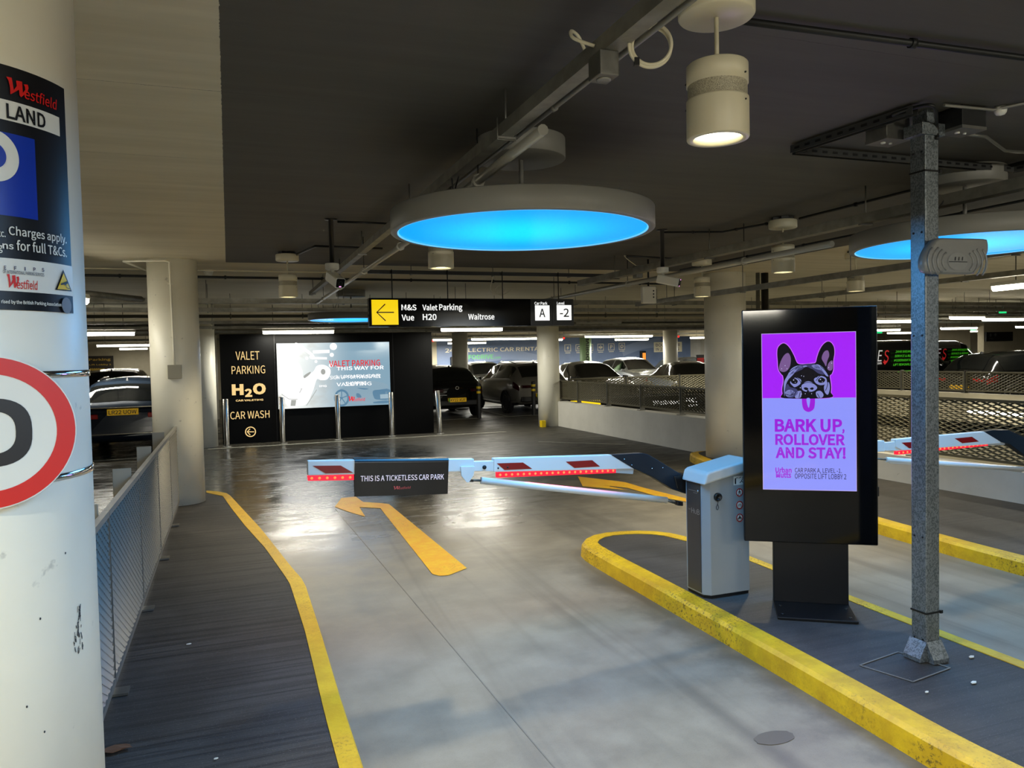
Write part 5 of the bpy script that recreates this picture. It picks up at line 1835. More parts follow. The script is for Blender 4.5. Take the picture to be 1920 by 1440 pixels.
def fence(A, B, z0, z1, label, posts, nvec, rail=True, foot=None, postdir=1, px_=.11, pz_=.05, sw=.009, tilt=.007, cap=.02, ncol=None):
    MM = MESHM if postdir < 0 else MESHO
    A, B = Vector(A), Vector(B)
    d = (B-A).normalized(); nvec = Vector(nvec)
    t = thing('mesh_fence', label, 'fence', ((A+B)/2).to_tuple()[:2]+(z0,))
    zb_ = foot if foot is not None else z0
    P = sorted(posts)
    for i, (p, q_) in enumerate(zip(P[:-1], P[1:])):
        gp = .035 if postdir > 0 else .004
        a_ = A+d*(p+gp); L = q_-p-2*gp
        mb = MB(); mesh_panel(mb, a_, d, L, z0+.03, z1-.025, nvec, px_, pz_, sw, tilt)
        pn = mb.build('mesh_panel', MM, t)
        f = MB()
        b_ = a_+d*L
        for z in (z0+.018, z1-.015):
            f.bar((a_.x, a_.y, z), (b_.x, b_.y, z), .03, .03)
        for e in (a_, b_):
            f.box((e.x-.012, e.y-.012, z0+.01), (e.x+.012, e.y+.012, z1-.01))
        f.build('frame', MM, pn)
    for p in P:
        c = A+d*p
        e = c+nvec*(-.055*postdir)
        if postdir < 0:
            c = c-nvec*.09; e = c
        m_ = MB()
        m_.obox(((c.x+e.x)/2, (c.y+e.y)/2, (zb_+z1+cap)/2), nvec*.055, d*.006, Vector((0, 0, (z1+cap-zb_)/2)))
        po_ = m_.build('fence_post', M('fence_post_paint', '9a9587', .5) if postdir < 0 else GREYM, t, bevel=.003)
        MB().obox((c.x+(.05*nvec.x if postdir < 0 else 0), c.y, zb_+.006), nvec*(.11 if postdir < 0 else .07), d*.045, Vector((0, 0, .006))).build('foot_plate', GREYM, po_)
    return t


fence((-.585, 2.75, 0), (-.585, 9.72, 0), .145, 1.01, 'grey expanded mesh fence along the footway on the left', [0.02, 1.45, 2.82, 4.22, 5.60, 6.95], (1, 0, 0), foot=F, postdir=-1, px_=.08, pz_=.04, sw=.018, tilt=.011, cap=.035)
fence((7.62, 10.3, 0), (7.62, 17.5, 0), .655, 1.105, 'mesh fence on the low white wall left of the tall cream column', [.15, 1.62, 3.05, 4.48, 5.97, 7.1], (-1, 0, 0), foot=.60, px_=.10, pz_=.05, sw=.022, tilt=.009)
fence((7.62, 3.4, 0), (7.62, 9.7, 0), .48, 1.15, 'mesh fence on the low wall behind the second barrier', [.05, 1.7, 3.52, 4.9, 6.2], (-1, 0, 0), foot=.43, px_=.13, pz_=.05, sw=.019, tilt=.007)
fence((7.9, 17.58, 0), (15.8, 17.58, 0), .66, 1.13, 'mesh fence across the far end of the ramp opening', [.1, 1.7, 3.3, 4.9, 6.4, 7.8], (0, -1, 0), foot=.62, px_=.13, pz_=.06, sw=.024, tilt=.008)
fence((16.02, 4.0, 0), (16.02, 17.5, 0), .68, 1.14, 'far mesh fence in front of the black vans', [.1, 1.9, 3.7, 5.5, 7.3, 9.1, 10.9, 12.3, 13.4], (-1, 0, 0), foot=.64, px_=.13, pz_=.06, sw=.024, tilt=.008)
# things seen through the holes
ls = thing('lit_sign', 'lit yellow and black shop sign glimpsed through the mesh fence', 'sign', (9.8, 17.35, .2))
MB().box((7.9, 17.36, .28), (11.9, 17.445, .60)).build('casing', GLOSSB, ls)
S5 = Sheet((0, 17.36, 0), (1, 0, 0), (0, 0, 1), (0, -1, 0))
Art(S5, .004).rect(7.92, .44, 8.75, .585).build('yellow_panel', YLIT, ls)
a = Art(S5, .004)
a.text('Waitrose', 10.25, .38, 11.05, .50, bold=.02); a.text('M&S', 11.25, .40, 11.6, .52, bold=.02); a.text('Vue', 11.3, .295, 11.6, .36, bold=.02)
a.build('lettering', WLIT, ls)
batten(-.63, .63, 0, 0, 'lit batten on the ramp wall glimpsed through the right hand mesh fence', e=None) if False else None
t = thing('wall_lamp', 'lit batten on the ramp wall glimpsed through the right hand mesh', 'lamp', (15.85, 12.0, .22), 0)
MB().box((15.84, 11.1, .19), (15.90, 12.9, .27)).build('housing', WHITE, t)
MB().box((15.80, 11.12, .195), (15.845, 12.88, .262)).build('diffuser', TUBE, t)
for z, y0, y1 in ((-1.0, 5.0, 8.5), (-1.0, 13.5, 16.5)):
    light('ramp_lamp', 'AREA', (11.8, (y0+y1)/2, 2.3), 60*K_BATTEN, (1, .95, .78), (0, 0, pi/2), shape='RECTANGLE', size=3, size_y=.1)


# ================================================================== VEHICLES
SEC = 15


def vehicle(name, label, cat, loc, rz, paint, L=4.3, W=1.78, H=1.5, kind='hatch', plate=None, group=None, badge=True, clad=True, rails=False, tail=None):
    TL = tail or REDL
    t = thing(name, label, cat, loc, rz, group)
    k = H/1.5; hw = W/2
    if kind == 'hatch':
        st = [(0, .40, .80, .86, .84, .66), (.015, .30, .90, .97, .92, .72), (.06, .26, .97, 1.16, .96, .70), (.11, .24, .99, 1.34, .98, .69), (.155, .22, .99, 1.43, .99, .68), (.30, .22, .98, 1.49, 1, .68), (.50, .22, .96, 1.50, 1, .68), (.60, .22, .95, 1.42, 1, .70), (.68, .22, .93, 1.18, 1, .76), (.75, .22, .91, .98, .99, .84), (.88, .22, .83, .88, .96, .80), (.965, .24, .70, .76, .88, .70), (1, .34, .58, .62, .78, .6)]
        rw, ws, sw_ = (.035, .125), (.60, .745), (.10, .715)
    elif kind == 'sedan':
        st = [(0, .40, .78, .86, .80, .62), (.02, .30, .90, .97, .90, .74), (.10, .24, .94, 1.02, .96, .78), (.16, .22, .95, 1.10, .98, .76), (.27, .22, .95, 1.38, .99, .68), (.36, .22, .94, 1.47, 1, .66), (.50, .22, .93, 1.50, 1, .66), (.60, .22, .92, 1.42, 1, .68), (.68, .22, .91, 1.16, 1, .76), (.75, .22, .89, .97, .99, .84), (.88, .22, .82, .87, .96, .80), (.965, .24, .70, .76, .88, .70), (1, .34, .58, .62, .78, .6)]
        rw, ws, sw_ = (.17, .31), (.595, .745), (.19, .715)
    else:
        st = [(0, .40, .9, 1.36, .93, .82), (.012, .30, .95, 1.44, .97, .85), (.05, .24, .96, 1.49, .99, .86), (.30, .22, .96, 1.50, 1, .86), (.66, .22, .95, 1.50, 1, .86), (.735, .22, .94, 1.42, 1, .85), (.81, .22, .92, 1.16, 1, .84), (.87, .22, .89, .96, .98, .84), (.95, .23, .78, .84, .92, .76), (.985, .26, .62, .68, .85, .68), (1, .34, .52, .56, .76, .6)]
        rw, ws, sw_ = (.0, .0), (.735, .865), (.66, .80)
    dense = []
    kk_ = [s[0] for s in st]
    N = 40

    def at(f):
        f = min(max(f, 0), 1)
        i = 0
        while i < len(st)-2 and st[i+1][0] < f:
            i += 1
        a_, b_ = st[i], st[i+1]; u = (f-a_[0])/(b_[0]-a_[0])
        u2 = u
        return [a_[j]+(b_[j]-a_[j])*u2 for j in range(6)]

    def sec(f, off=0.0):
        _, zl, zs, zt, ws_, wt = at(f)
        zl *= k; zs *= k; zt *= k
        w_ = ws_*hw+off; wt_ = wt*hw+off
        pts = [(0, zl), (.84*w_, zl), (.965*w_, zl+.08), (w_, zl+.45*(zs-zl)), (.995*w_, zs-.06*k), (.975*w_, zs), (.975*w_+(wt_-.975*w_)*.5, zs+(zt-zs)*.46), (wt_, zs+(zt-zs)*.86), (.80*wt_, zt-(zt-zs)*.05+off), (.4*wt_, zt+off), (0, zt+off*1.0+.012)]
        return pts

    def pos(f, knot, off=0.0):
        s_ = sec(f, off)
        i = min(int(knot), len(s_)-2); u = knot-i
        a_, b_ = s_[i], s_[i+1]
        return (a_[0]+(b_[0]-a_[0])*u, a_[1]+(b_[1]-a_[1])*u)

    def P_(f, knot, sgn, off=0.0):
        x, z = pos(f, knot, off)
        # the ends bow outwards in plan
        bow = .10*(1-abs(x/hw)**2.2)*(1 if f > .9 else (-1 if f < .06 else 0))*(1-min(1, min(f, 1-f)/.06))
        return Vector((sgn*x, -L/2+f*L+bow, z))
    fsx = sorted(set([s[0] for s in st]+[i/N for i in range(N+1)]))
    mb = MB(); nk = 11
    ring = [(j, 1) for j in range(nk)]+[(j, -1) for j in range(nk-2, 0, -1)]
    for f in fsx:
        for j, sg in ring:
            mb.v.append(P_(f, j, sg))
    m_ = len(ring)
    for i in range(len(fsx)-1):
        for j in range(m_):
            mb.f.append((i*m_+j, i*m_+(j+1) % m_, (i+1)*m_+(j+1) % m_, (i+1)*m_+j)); mb.sm.append(True)
    mb.f += [tuple(range(m_)), tuple((len(fsx)-1)*m_+j for j in range(m_))]; mb.sm += [False, False]
    mb.build('body', paint, t, True)

    def patch(f0, f1, k0, k1, sides, off, nf=6, nkk=5, shrink=None):
        mb = MB()
        for sg in sides:
            o = len(mb.v)
            for i in range(nf+1):
                f = f0+(f1-f0)*i/nf
                for j in range(nkk+1):
                    mb.v.append(P_(f, k0+(k1-k0)*j/nkk, sg, off))
            for i in range(nf):
                for j in range(nkk):
                    q_ = o+i*(nkk+1)+j
                    mb.f.append((q_, q_+1, q_+nkk+2, q_+nkk+1)); mb.sm.append(True)
        return mb
    if rw[1] > 0:
        patch(rw[0], rw[1], 7.25, 10, (1, -1), .006, 5, 8).build('rear_window', GLASS, t, True)
    patch(ws[0], ws[1], 7.2, 10, (1, -1), .006, 6, 8).build('windscreen', GLASS, t, True)
    md = (sw_[0]+sw_[1])/2+.02
    for sg in (1, -1):
        patch(sw_[0]+.015, md-.008, 5.15, 6.9, (sg,), .006, 8, 4).build('side_window', GLASS, t, True)
        if kind != 'van':
            patch(md+.008, sw_[1]-.02, 5.15, 6.9, (sg,), .006, 8, 4).build('side_window', GLASS, t, True)
    # lower cladding, lamps
    if clad:
        patch(.0, 1, 1.0, 2.25, (1, -1), .006, 30, 2).build('sill_cladding', MATTE, t, True)
        MB().box((-.80*hw, -L/2-.095, .36*k), (.80*hw, -L/2+.06, .50*k)).build('rear_bumper', MATTE, t, True, bevel=.02)
    for sg in (1, -1):
        patch(.0, .055, 3.55, 4.6, (sg,), .012, 4, 3).build('tail_light', TL, t, True)
        x0_, x1_ = sorted((sg*hw*.46, sg*hw*.80))
        MB().box((x0_, -L/2-.105, .80*k-.055), (x1_, -L/2+.04, .80*k+.03)).build('tail_light', TL, t, True, bevel=.012)
        patch(.945, .985, 3.7, 4.9, (sg,), .010, 4, 3).build('headlight', HEADL, t, True)
        mx = P_(ws[1]-.02, 5.2, sg)
        mir = MB().obox(mx+Vector((sg*.09, 0, .04)), (.085, 0, .01), (0, .05, 0), (0, 0, .055)).build('wing_mirror', paint, t, True, bevel=.02)
        MB().obox(mx+Vector((sg*.09, -.052, .04)), (.07, 0, .01), (0, .002, 0), (0, 0, .045)).build('mirror_glass', CHROME, mir, True)
        for f in (.185, .80):
            c = Vector((sg*(hw-.085), -L/2+f*L, .325))
            w_ = MB().lathe([(0, -.09), (.20, -.09), (.30, -.085), (.325, -.06), (.328, 0), (.325, .06), (.30, .088), (.225, .088)], 36, c, axis='X', cap=False).build('wheel', RUBBER, t, True)
            r_ = MB()
            r_.lathe([(0, .078*sg), (.05, .082*sg), (.055, .07*sg), (.0, .07*sg)], 20, c, axis='X', cap=False)
            r_.lathe([(.20, .088*sg), (.226, .090*sg), (.228, .07*sg), (.205, .066*sg)], 36, c, axis='X', cap=False)
            for s_ in range(5):
                an = 2*pi*s_/5+.4
                dv = Vector((0, cos(an), sin(an))); tv = Vector((0, -sin(an), cos(an)))
                r_.obox(c+Vector((sg*.074, 0, 0))+dv*.13, dv*.085, tv*.022, Vector((.008, 0, 0)))
            r_.build('rim', STEEL, w_, True)
            ar_ = MB()
            pts = [Vector((sg*(hw+.002), -L/2+f*L+.375*cos(a_), .325+.375*sin(a_))) for a_ in [i*pi/14 for i in range(15)]]
            ar_.tube(pts, .028, 6)
            dsk = [Vector((sg*(hw-.002), -L/2+f*L+.375*cos(a_), .325+.375*sin(a_))) for a_ in [i*2*pi/28 for i in range(28)]]
            ar_.slab(dsk, (-sg*.02, 0, 0))
            ar_.build('wheel_arch', MATTE, t, True)
    # rear face furniture
    yb = -L/2-.118
    pz = (.62 if kind != 'hatch' else .60)*k
    if plate:
        pz = plate[1]
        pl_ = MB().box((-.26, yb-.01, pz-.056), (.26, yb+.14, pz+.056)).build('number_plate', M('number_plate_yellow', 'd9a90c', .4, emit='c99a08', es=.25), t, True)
        tm = MB()
        vs2, fs2 = text2d(plate[0], .015)
        x0p = -.205 if plate[2] else -.235
        tm.add([(x0p+(.235-x0p)*a_, yb-.0125, pz-.038+.076*b_) for a_, b_ in vs2], fs2)
        tm.build('lettering', SIGNB, pl_, True)
        if plate[2]:
            MB().box((-.262, yb-.012, pz-.056), (-.225, yb, pz+.056)).build('green_band', M('plate_green', '1f8a3a', .5), pl_, True)
    elif kind != 'van':
        MB().box((-.26, yb-.005, pz-.056), (.26, yb+.16, pz+.056)).build('number_plate', MATS.get('number_plate_yellow') or M('number_plate_yellow', 'd9a90c', .4), t, True)
    if badge and kind == 'hatch':
        bz = .86*k
        bm_ = MB()
        for r0, r1 in ((.040, .050),):
            vs3 = [Vector((r*cos(2*pi*i/28), -L/2-.112, bz+r*sin(2*pi*i/28))) for r in (r0, r1) for i in range(28)]
            bm_.add(vs3, [(i, (i+1) % 28, 28+(i+1) % 28, 28+i) for i in range(28)])
        bm_.build('badge', CHROME, t, True)
    if rails:
        for sg in (1, -1):
            pts = [P_(f, 7.9, sg, .02)+Vector((0, 0, .012 if 0 < i < 6 else -.01)) for i, f in enumerate([.20+.06*j for j in range(7)])]
            MB().tube(pts, .014, 8).build('roof_rail', CHROME, t, True)
    fin = P_(.17, 10, 1)
    if kind != 'van':
        MB().slab([fin+Vector((-.02, -.05, -.01)), fin+Vector((.02, -.05, -.01)), fin+Vector((.006, .0, .055)), fin+Vector((-.006, .0, .055))], (0, .08, -.02)).build('roof_aerial', MATTE, t, True)
    return t


PD = M('dark_blue_car_paint', '1d2836', .16, .3, coat=.6)
PB = M('black_car_paint', '08090a', .14, .2, coat=.7)
PS = M('silver_beige_car_paint', '7b776e', .28, .55, coat=.5)
PG = M('grey_car_paint', '4b4c4c', .25, .5, coat=.5)
PW = M('pale_silver_car_paint', '9a9c9c', .25, .5, coat=.5)
e1 = vehicle('estate_car', 'dark blue estate car with yellow plate seen from behind, left of the first cream column', 'car', (-1.87, 18.25, 0), 0, PD, 4.5, 1.82, 1.47, 'hatch', ('LR22 UOW', .845, False), clad=False, rails=True)
mb = MB(); mb.box((-.62, -2.345, .925), (.62, -2.25, .94)); mb.build('trim_strip', CHROME, e1, True)
mb = MB(); mb.box((-.78, -2.335, .43), (.78, -2.25, .445)); mb.build('trim_strip', CHROME, e1, True)
vehicle('car', 'dark car roof rising behind the dark blue estate car', 'car', (-3.0, 25.0, 0), 0, PB, 4.6, 1.9, 1.62, 'hatch', badge=False)
e2 = vehicle('hatchback', 'black hatchback with green banded plate peeping out behind the black booth', 'car', (6.05, 23.15, 0), 0, PB, 4.2, 1.72, 1.50, 'hatch', ('KY22 XUF', .52, True), tail=REDD)
for z in (.66, .75, .44):
    MB().box((-.62, -2.19, z), (-.30, -2.05, z+.012)).build('trim_strip', CHROME, e2, True)
vehicle('suv', 'silver beige crossover with black lower bumper, left of the round column by the low wall', 'car', (8.78, 23.4, 0), 0, PS, 4.5, 1.85, 1.56, 'hatch', ('KY22', .55, True), rails=True, tail=REDD)
vehicle('car', 'small blue grey car half hidden behind the silver beige crossover', 'car', (10.25, 31.5, 0), pi, PG, 4.2, 1.75, 1.52, 'hatch', badge=False)
vehicle('saloon_car', 'dark grey saloon facing the viewer just beyond the mesh fences', 'car', (11.55, 24.0, 0), pi, PG, 4.6, 1.85, 1.50, 'sedan', badge=False)
vehicle('hatchback', 'pale silver hatchback under the orange charger by the mural', 'car', (17.2, 31.0, 0), pi, PW, 4.2, 1.78, 1.55, 'hatch', badge=False)
vehicle('saloon_car', 'low black saloon between the grey saloon and the red sign stand', 'car', (14.9, 22.9, 0), pi*.92, PB, 4.6, 1.85, 1.42, 'sedan', badge=False)
vehicle('car', 'dark car far back behind the red sign stand', 'car', (20.3, 31.0, 0), pi, PB, 4.3, 1.8, 1.5, 'hatch', badge=False)
vehicle('car', 'grey car cut off by the tall cream column', 'car', (17.85, 22.6, 0), pi, PG, 4.4, 1.82, 1.5, 'hatch', badge=False)
v1 = vehicle('van', 'black liveried van beside the totem, nearer of the two vans', 'van', (19.3, 18.7, 0), -pi/2, PB, 4.7, 1.9, 1.95, 'van', clad=False)
v2 = vehicle('van', 'second black liveried van right of the steel post', 'van', (24.0, 21.3, 0), -pi/2, PB, 4.7, 1.9, 1.98, 'van', clad=False)
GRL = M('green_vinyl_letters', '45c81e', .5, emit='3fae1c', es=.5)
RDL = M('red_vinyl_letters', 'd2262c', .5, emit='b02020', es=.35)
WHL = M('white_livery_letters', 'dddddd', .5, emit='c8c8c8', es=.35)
for v_, c_, lx_, rows_, es_ in ((v1, (19.3, 18.7), onY(1645, 660, 17.72).x, 1, 1), (v2, (24.0, 21.3), onY(1757, 660, 20.32).x, 1, 1)):
    Yv = c_[1]-.95-.012
    S6 = Sheet((0, Yv, 0), (1, 0, 0), (0, 0, 1), (0, -1, 0))
    sc_ = 1.0
    a = Art(S6, .004); a.text('E', lx_+.02, 1.33, lx_+.22, 1.66, shear=.2); a.text('.com', lx_-.05, 1.24, lx_+.18, 1.30, bold=.02); a.build('lettering', WHL, v_)
    a = Art(S6, .004); a.text('S', lx_+.26, 1.30, lx_+.47, 1.66, shear=.2); a.poly([(lx_+.22, 1.32), (lx_+.42, 1.32), (lx_+.30, 1.22)]); a.build('lettering', RDL, v_)
    a = Art(S6, .004)
    for i, s_ in enumerate(('24HR BREAKDOWN', 'SERVICE & REPAIR', 'MODERNISATION', 'LIFT REMOVALS')):
        a.text(s_, lx_+.72-.03*i, 1.57-.13*i, lx_+1.62-.09*i, 1.64-.13*i, bold=.01, shear=.2)
    a.rect(lx_+.8, .98, lx_+2.2, 1.03)
    a.build('lettering', GRL, v_)
vehicle('car', 'black car in front of the second van, beside the pale column at the picture edge', 'car', (20.6, 15.2, 0), -pi/2, PB, 4.3, 1.8, 1.57, 'hatch', badge=False)

# small black bollards with yellow bands among the rental cars
bb = thing('banded_bollard', 'black bollard with two yellow bands beside the black hatchback', 'bollard', (6.58, 20.62, 0), 0, 'black and yellow bollards')
MB().lathe([(0, .98), (.055, .98), (.06, .96), (.06, 0)], 20, cap=False).build('post', MATTE, bb, True)
for z in (.70, .83):
    MB().lathe([(.061, z), (.0625, z+.005), (.0625, z+.06), (.061, z+.065)], 20, cap=False).build('yellow_band', SIGNY, bb, True)
dup(bb, (8.28, 20.72, 0), 0, 'black bollard with two yellow bands in front of the silver beige crossover')
tag(MB().box((7.02, 17.05, 0), (7.12, 17.2, .16)).build('kerb_block', SIGNY), 'small yellow block at the foot of the round column by the low wall', 'block')
# red sign stand
rs = thing('sign_stand', 'small red sign on a stand among the far cars', 'sign', (17.25, 25.6, 0))
MB().tube([(17.25, 25.6, 0), (17.25, 25.6, 1.25)], .03, 10).lathe([(0, .02), (.2, .02), (.2, 0), (0, 0)], 20, (17.25, 25.6, 0), cap=False).build('pole', GREYM, rs)
MB().box((17.08, 25.58, 1.22), (17.42, 25.62, 1.62)).build('frame', MATTE, rs)
MB().box((17.10, 25.565, 1.24), (17.40, 25.58, 1.50)).build('red_panel', M('red_print', 'a01e18', .5), rs)

# ================================================================== THE MURAL AND THE BACK WALL
S = Sheet((0, 38.2, 0), (1, 0, 0), (0, 0, 1), (0, -1, 0))
CREAM = M('cream_mural_print', 'e4dcc0', .5); MINT = M('green_mural_print', '6fbf7c', .5); SWO = M('pale_blue_mural_print', '7d8dab', .5); SWD = M('deep_blue_mural_print', '4c6088', .5)


def m1(x, y):
    return 780+x/6.4, 600+y/6.4


def m2(x, y):
    return 1040+x/5.538, 600+y/5.538


a = Art(S, .006)
for p in ([m1(700, 500), m1(900, 440), m1(1150, 420), m1(1400, 460), m1(1700, 540)], [m2(700, 330), m2(900, 260), m2(1100, 230)]):
    a.pstroke(catmull(p, 6), .5)
a.build('swoosh', SWO, wallb, 'pale curved stripes')
a = Art(S, .010)
q0, q1 = S.px(*m1(350, 402)), S.px(*m1(1520, 376))
a.text('24/7 ELECTRIC CAR RENTAL', q0[0], q0[1], q1[0], S.px(*m1(350, 340))[1], bold=.015, skew=q1[1]-q0[1])
a.build('lettering', CREAM, wallb, 'large cream lettering')
a = Art(S, .010)
a.ptext('UFODRIVE', *m1(575, 412), *m1(930, 474), bold=.025); a.ptext('.com', *m1(936, 440), *m1(1015, 464), bold=.02)
a.build('lettering', MINT, wallb, 'green lettering')
icb, ics = Art(S, .010), Art(S, .014)
ic_in = Art(S, .012)
for k_, (x, y) in enumerate(((135, 290), (250, 288), (366, 286), (476, 283), (587, 279), (697, 273))):
    c_ = S.px(*m2(x, y)); r = .19
    icb.rect(c_[0]-r, c_[1]-r, c_[0]+r, c_[1]+r)
    ic_in.rect(c_[0]-r*.84, c_[1]-r*.84, c_[0]+r*.84, c_[1]+r*.84)
    if k_ == 0:
        ics.poly([(c_[0]+r*u, c_[1]+r*v) for u, v in ((.25, .65), (-.42, -.1), (-.05, -.1), (-.25, -.65), (.42, .12), (.05, .12))])
    elif k_ == 4:
        ics.text('P', c_[0]-r*.35, c_[1]-r*.55, c_[0]+r*.42, c_[1]+r*.55, bold=.02)
    elif k_ == 3:
        ics.ring(c_[0], c_[1], r*.45, r*.62, 4); ics.rect(c_[0]-r*.6, c_[1]-.03, c_[0]+r*.6, c_[1]+.03)
    else:
        ics.ring(c_[0], c_[1], r*.28, r*.5); ics.rect(c_[0]-r*.5, c_[1]-r*.5, c_[0]+r*.1, c_[1]-r*.3)
    icb.rect(c_[0]-r*.8, c_[1]-r*1.5, c_[0]+r*.8, c_[1]-r*1.32)
ib_ = icb.build('icon', CREAM, wallb, 'row of cream square icons')
ic_in.build('icon_field', NAVY, ib_); ics.build('icon_symbol', CREAM, ib_)
a = Art(S, .010)
q0, q1 = S.px(*m2(1030, 335)), S.px(*m2(1320, 226))
a.rect(q0[0], q0[1], q1[0], q1[1]); pn_ = a.build('offer_panel', CREAM, wallb, 'cream offer panel')
a = Art(S, .014)
h_ = q1[1]-q0[1]
a.text('BOOK A CAR', q0[0]+.12, q0[1]+h_*.55, q1[0]-.12, q1[1]-h_*.14, bold=.005); a.text('IN 2 MINUTES', q0[0]+.12, q0[1]+h_*.14, q1[0]-.2, q1[1]-h_*.56, bold=.005)
a.build('lettering', NAVYT, pn_)
for (px_, py_), lab in (((853, 679), 'orange lit charger on the mural wall behind the black hatchback'), ((1208, 667), 'orange lit charger on the mural wall behind the pale silver hatchback')):
    c_ = onY(px_, py_, 38.0)
    t = thing('car_charger', lab, 'charger', (c_.x, 38.1, c_.z))
    MB().box((c_.x-.19, 38.06, c_.z-.35), (c_.x+.16, 38.2, c_.z+.27)).build('casing', MATTE, t, bevel=.03)
    MB().box((c_.x-.07, 38.04, c_.z-.24), (c_.x+.12, 38.06, c_.z+.16)).build('lit_panel', ORANGE, t)
# visitor sign at the left back wall
c0, c1 = onY(120, 698, 38.1), onY(212, 667, 38.1)
t = thing('wall_sign', 'dark brown sign with yellow parking lettering on the far left wall', 'sign', ((c0.x+c1.x)/2, 38.15, c0.z))
MB().box((c0.x, 38.12, c0.z), (c1.x, 38.19, c1.z)).build('panel', M('dark_brown_panel', '2a241c', .5), t)
S7_ = Sheet((0, 38.12, 0), (1, 0, 0), (0, 0, 1), (0, -1, 0))
a = Art(S7_, .006)


def m4(x, y):
    return 150+x/4.8, 580+y/4.8


a.ptext('Guest Parking', *m4(-85, 438), *m4(275, 474), bold=.02); a.ptext('In via Lift Lobby 1', *m4(-20, 488), *m4(280, 512), bold=.01)
for i in range(8):
    a.pstroke([m4(100+17*i, 532), m4(90+17*i, 542), m4(100+17*i, 552)], .05)
a.build('lettering', M('yellow_print', 'c9a53c', .5), t)
# doors and signs far right
dr = struct(MB().box((26.5, 38.1, 0), (27.6, 38.21, 2.15)).build('door_1', MATTE), 'black door at the right end of the mural wall')
dr['label'] = 'black door at the right end of the mural wall'
MB().box((26.85, 38.09, 1.35), (27.25, 38.1, 1.42)).build('door_sign', GREYT, dr)
struct(MB().box((25.1, 37.2, 0), (25.7, 38.2, 2.5)).build('trim_1', WALLP), 'white pier right of the mural')
mb = MB().box((27.6, 24.2, 0), (29.9, 24.5, CEIL)).box((30.7, 24.2, 0), (34.5, 24.5, CEIL)).box((29.9, 25.6, 0), (30.7, 25.8, CEIL))
struct(mb.build('wall_lobby', BEIGE), 'beige lobby wall beyond the second van at the right')
c0, c1 = onY(1850, 640, 24.1), onY(1900, 622, 24.1)
t = thing('wall_sign', 'black sign with faint pictograms on the beige wall at the right', 'sign', ((c0.x+c1.x)/2, 24.15, c0.z))
MB().box((c0.x, 24.12, c0.z), (c1.x, 24.2, c1.z)).build('panel', SIGNB, t)
S8 = Sheet((0, 24.12, 0), (1, 0, 0), (0, 0, 1), (0, -1, 0))
a = Art(S8, .004); w_ = c1.x-c0.x; h_ = c1.z-c0.z
a.text('Pay', c0.x+w_*.12, c0.z+h_*.15, c0.x+w_*.28, c0.z+h_*.38, bold=.01); a.ellipse(c0.x+w_*.16, c0.z+h_*.75, .05); a.rect(c0.x+w_*.13, c0.z+h_*.5, c0.x+w_*.19, c0.z+h_*.68); a.ellipse(c0.x+w_*.34, c0.z+h_*.7, .07)
a.build('lettering', M('faint_grey_print', '55585a', .5), t)
for px_, py_, Y_, lab, mt in ((1880, 587, 15.8, 'green exit light above the second van', GREENL), (1647, 623, 26, 'tiny green exit light beside the totem edge', GREENL), (1823, 618, 25, 'small green exit light over the lobby wall', GREENL)):
    c_ = onY(px_, py_, Y_); w_ = .0042*Y_*1.7
    t = thing('exit_light', lab, 'exit light', c_)
    MB().box((c_.x-w_, c_.y-.03, c_.z-.05), (c_.x+w_, c_.y+.03, c_.z+.05)).build('lit_panel', mt, t)
    MB().box((c_.x-.02, c_.y-.02, c_.z+.05), (c_.x+.02, c_.y+.02, CEIL)).build('bracket', GREYM, t)
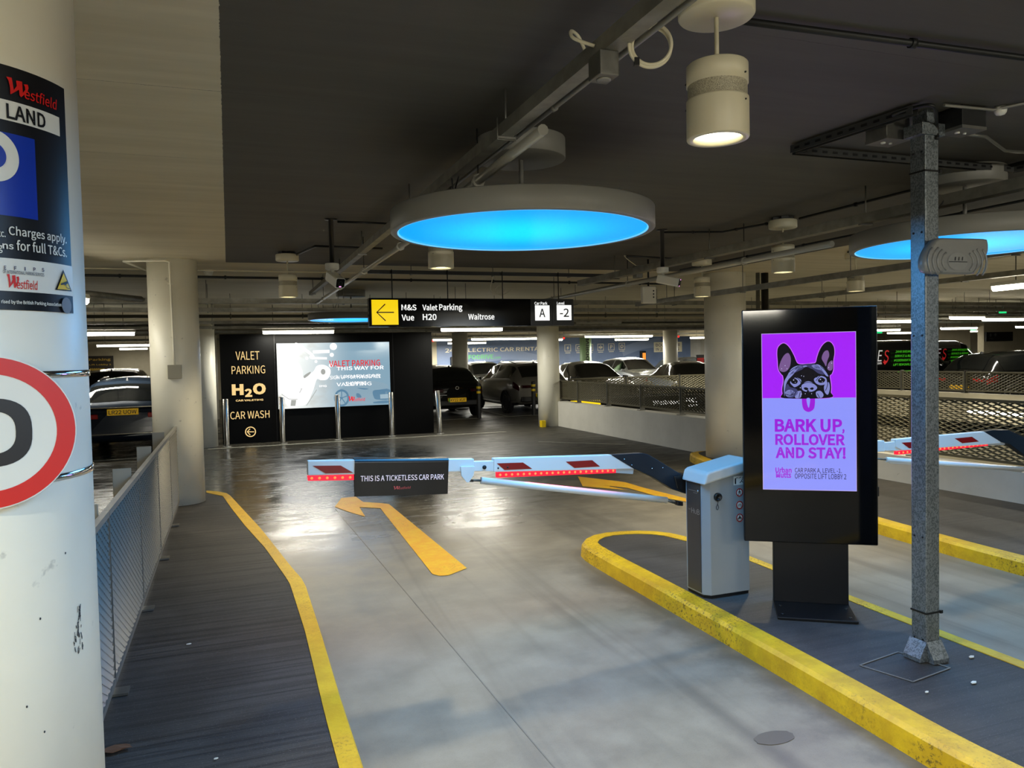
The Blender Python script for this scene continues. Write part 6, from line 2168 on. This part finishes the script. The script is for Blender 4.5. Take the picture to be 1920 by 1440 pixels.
for px_, py_, Y_, lab in ((812, 639, 30.3, 'small red lamp above the black hatchback'), (1057, 634, 30.3, 'small red lamp right of the round column by the low wall'), (1272, 631, 30.3, 'small red lamp at the upper right corner of the mural')):
    c_ = onY(px_, py_, Y_)
    t = thing('bay_indicator', lab, 'lamp', c_, 0, 'red bay indicator lamps')
    MB().lathe([(0, -.05), (.05, -.03), (.05, .03), (0, .05)], 14, c_, cap=False).build('lens', M('red_lit_lens', '600000', .3, emit=(1, .03, .02), es=1.2), t)
    MB().tube([(c_.x, c_.y, c_.z+.04), (c_.x, c_.y, CEIL)], .015, 6).build('rod', GREYM, t)
# wifi box under the right tray
c_ = G(1216, 553, 2.46)
t = thing('equipment_box', 'pale equipment box with three holes below the second camera', 'box', (c_.x, c_.y, c_.z))
MB().box((c_.x-.10, c_.y-.03, c_.z-.11), (c_.x+.10, c_.y+.03, c_.z+.11)).build('casing', WHITE, t, bevel=.012)
mb = MB()
for z in (-.03, .01, .05):
    mb.lathe([(0, -.002), (.010, -.002), (.010, .002), (0, .002)], 12, (c_.x+.055, c_.y-.031, c_.z+z), axis='Y', cap=False)
mb.build('hole', BLACK, t); MB().tube([(c_.x, c_.y, c_.z+.11), (c_.x, c_.y, CEIL)], .012, 8).build('rod', DKSTEEL, t)

# litter on the footway and island
lf = MB()
p_ = G(218, 1407, F+.003)
vs = [p_+Vector((.055*cos(2*pi*i/14)*(1+.25*sin(3*i)), .028*sin(2*pi*i/14)*(1+.2*cos(5*i)), .006+.008*((i*7) % 5)/5)) for i in range(14)]
lf.slab(vs, (0, 0, .002)); tag(lf.build('dead_leaf', M('dry_leaf', '6b4a34', .7)), 'small brown dead leaf on the footway at the bottom left', 'leaf')
for (x, y, z, s_, lab) in ((354, 1208, F, .014, 'tiny white scrap on the left footway'), (405, 1423, F, .009, 'tiny pale scrap at the bottom of the left footway'), (1822, 1232, Zi, .02, 'flat pale scrap right of the steel post foot'), (1826, 1280, Zi, .02, 'slim white scrap on the island right of the post'), (1738, 1298, Zi, .012, 'small white crumb on the island below the post')):
    p_ = G(x, y, z+.002)
    tag(MB().slab([p_+Vector((s_*cos(t), s_*.55*sin(t*1.0+.3), 0)) for t in (0, 1.3, 2.4, 3.5, 4.9)], (0, 0, .004)).build('paper_scrap', SIGNW), lab, 'litter')
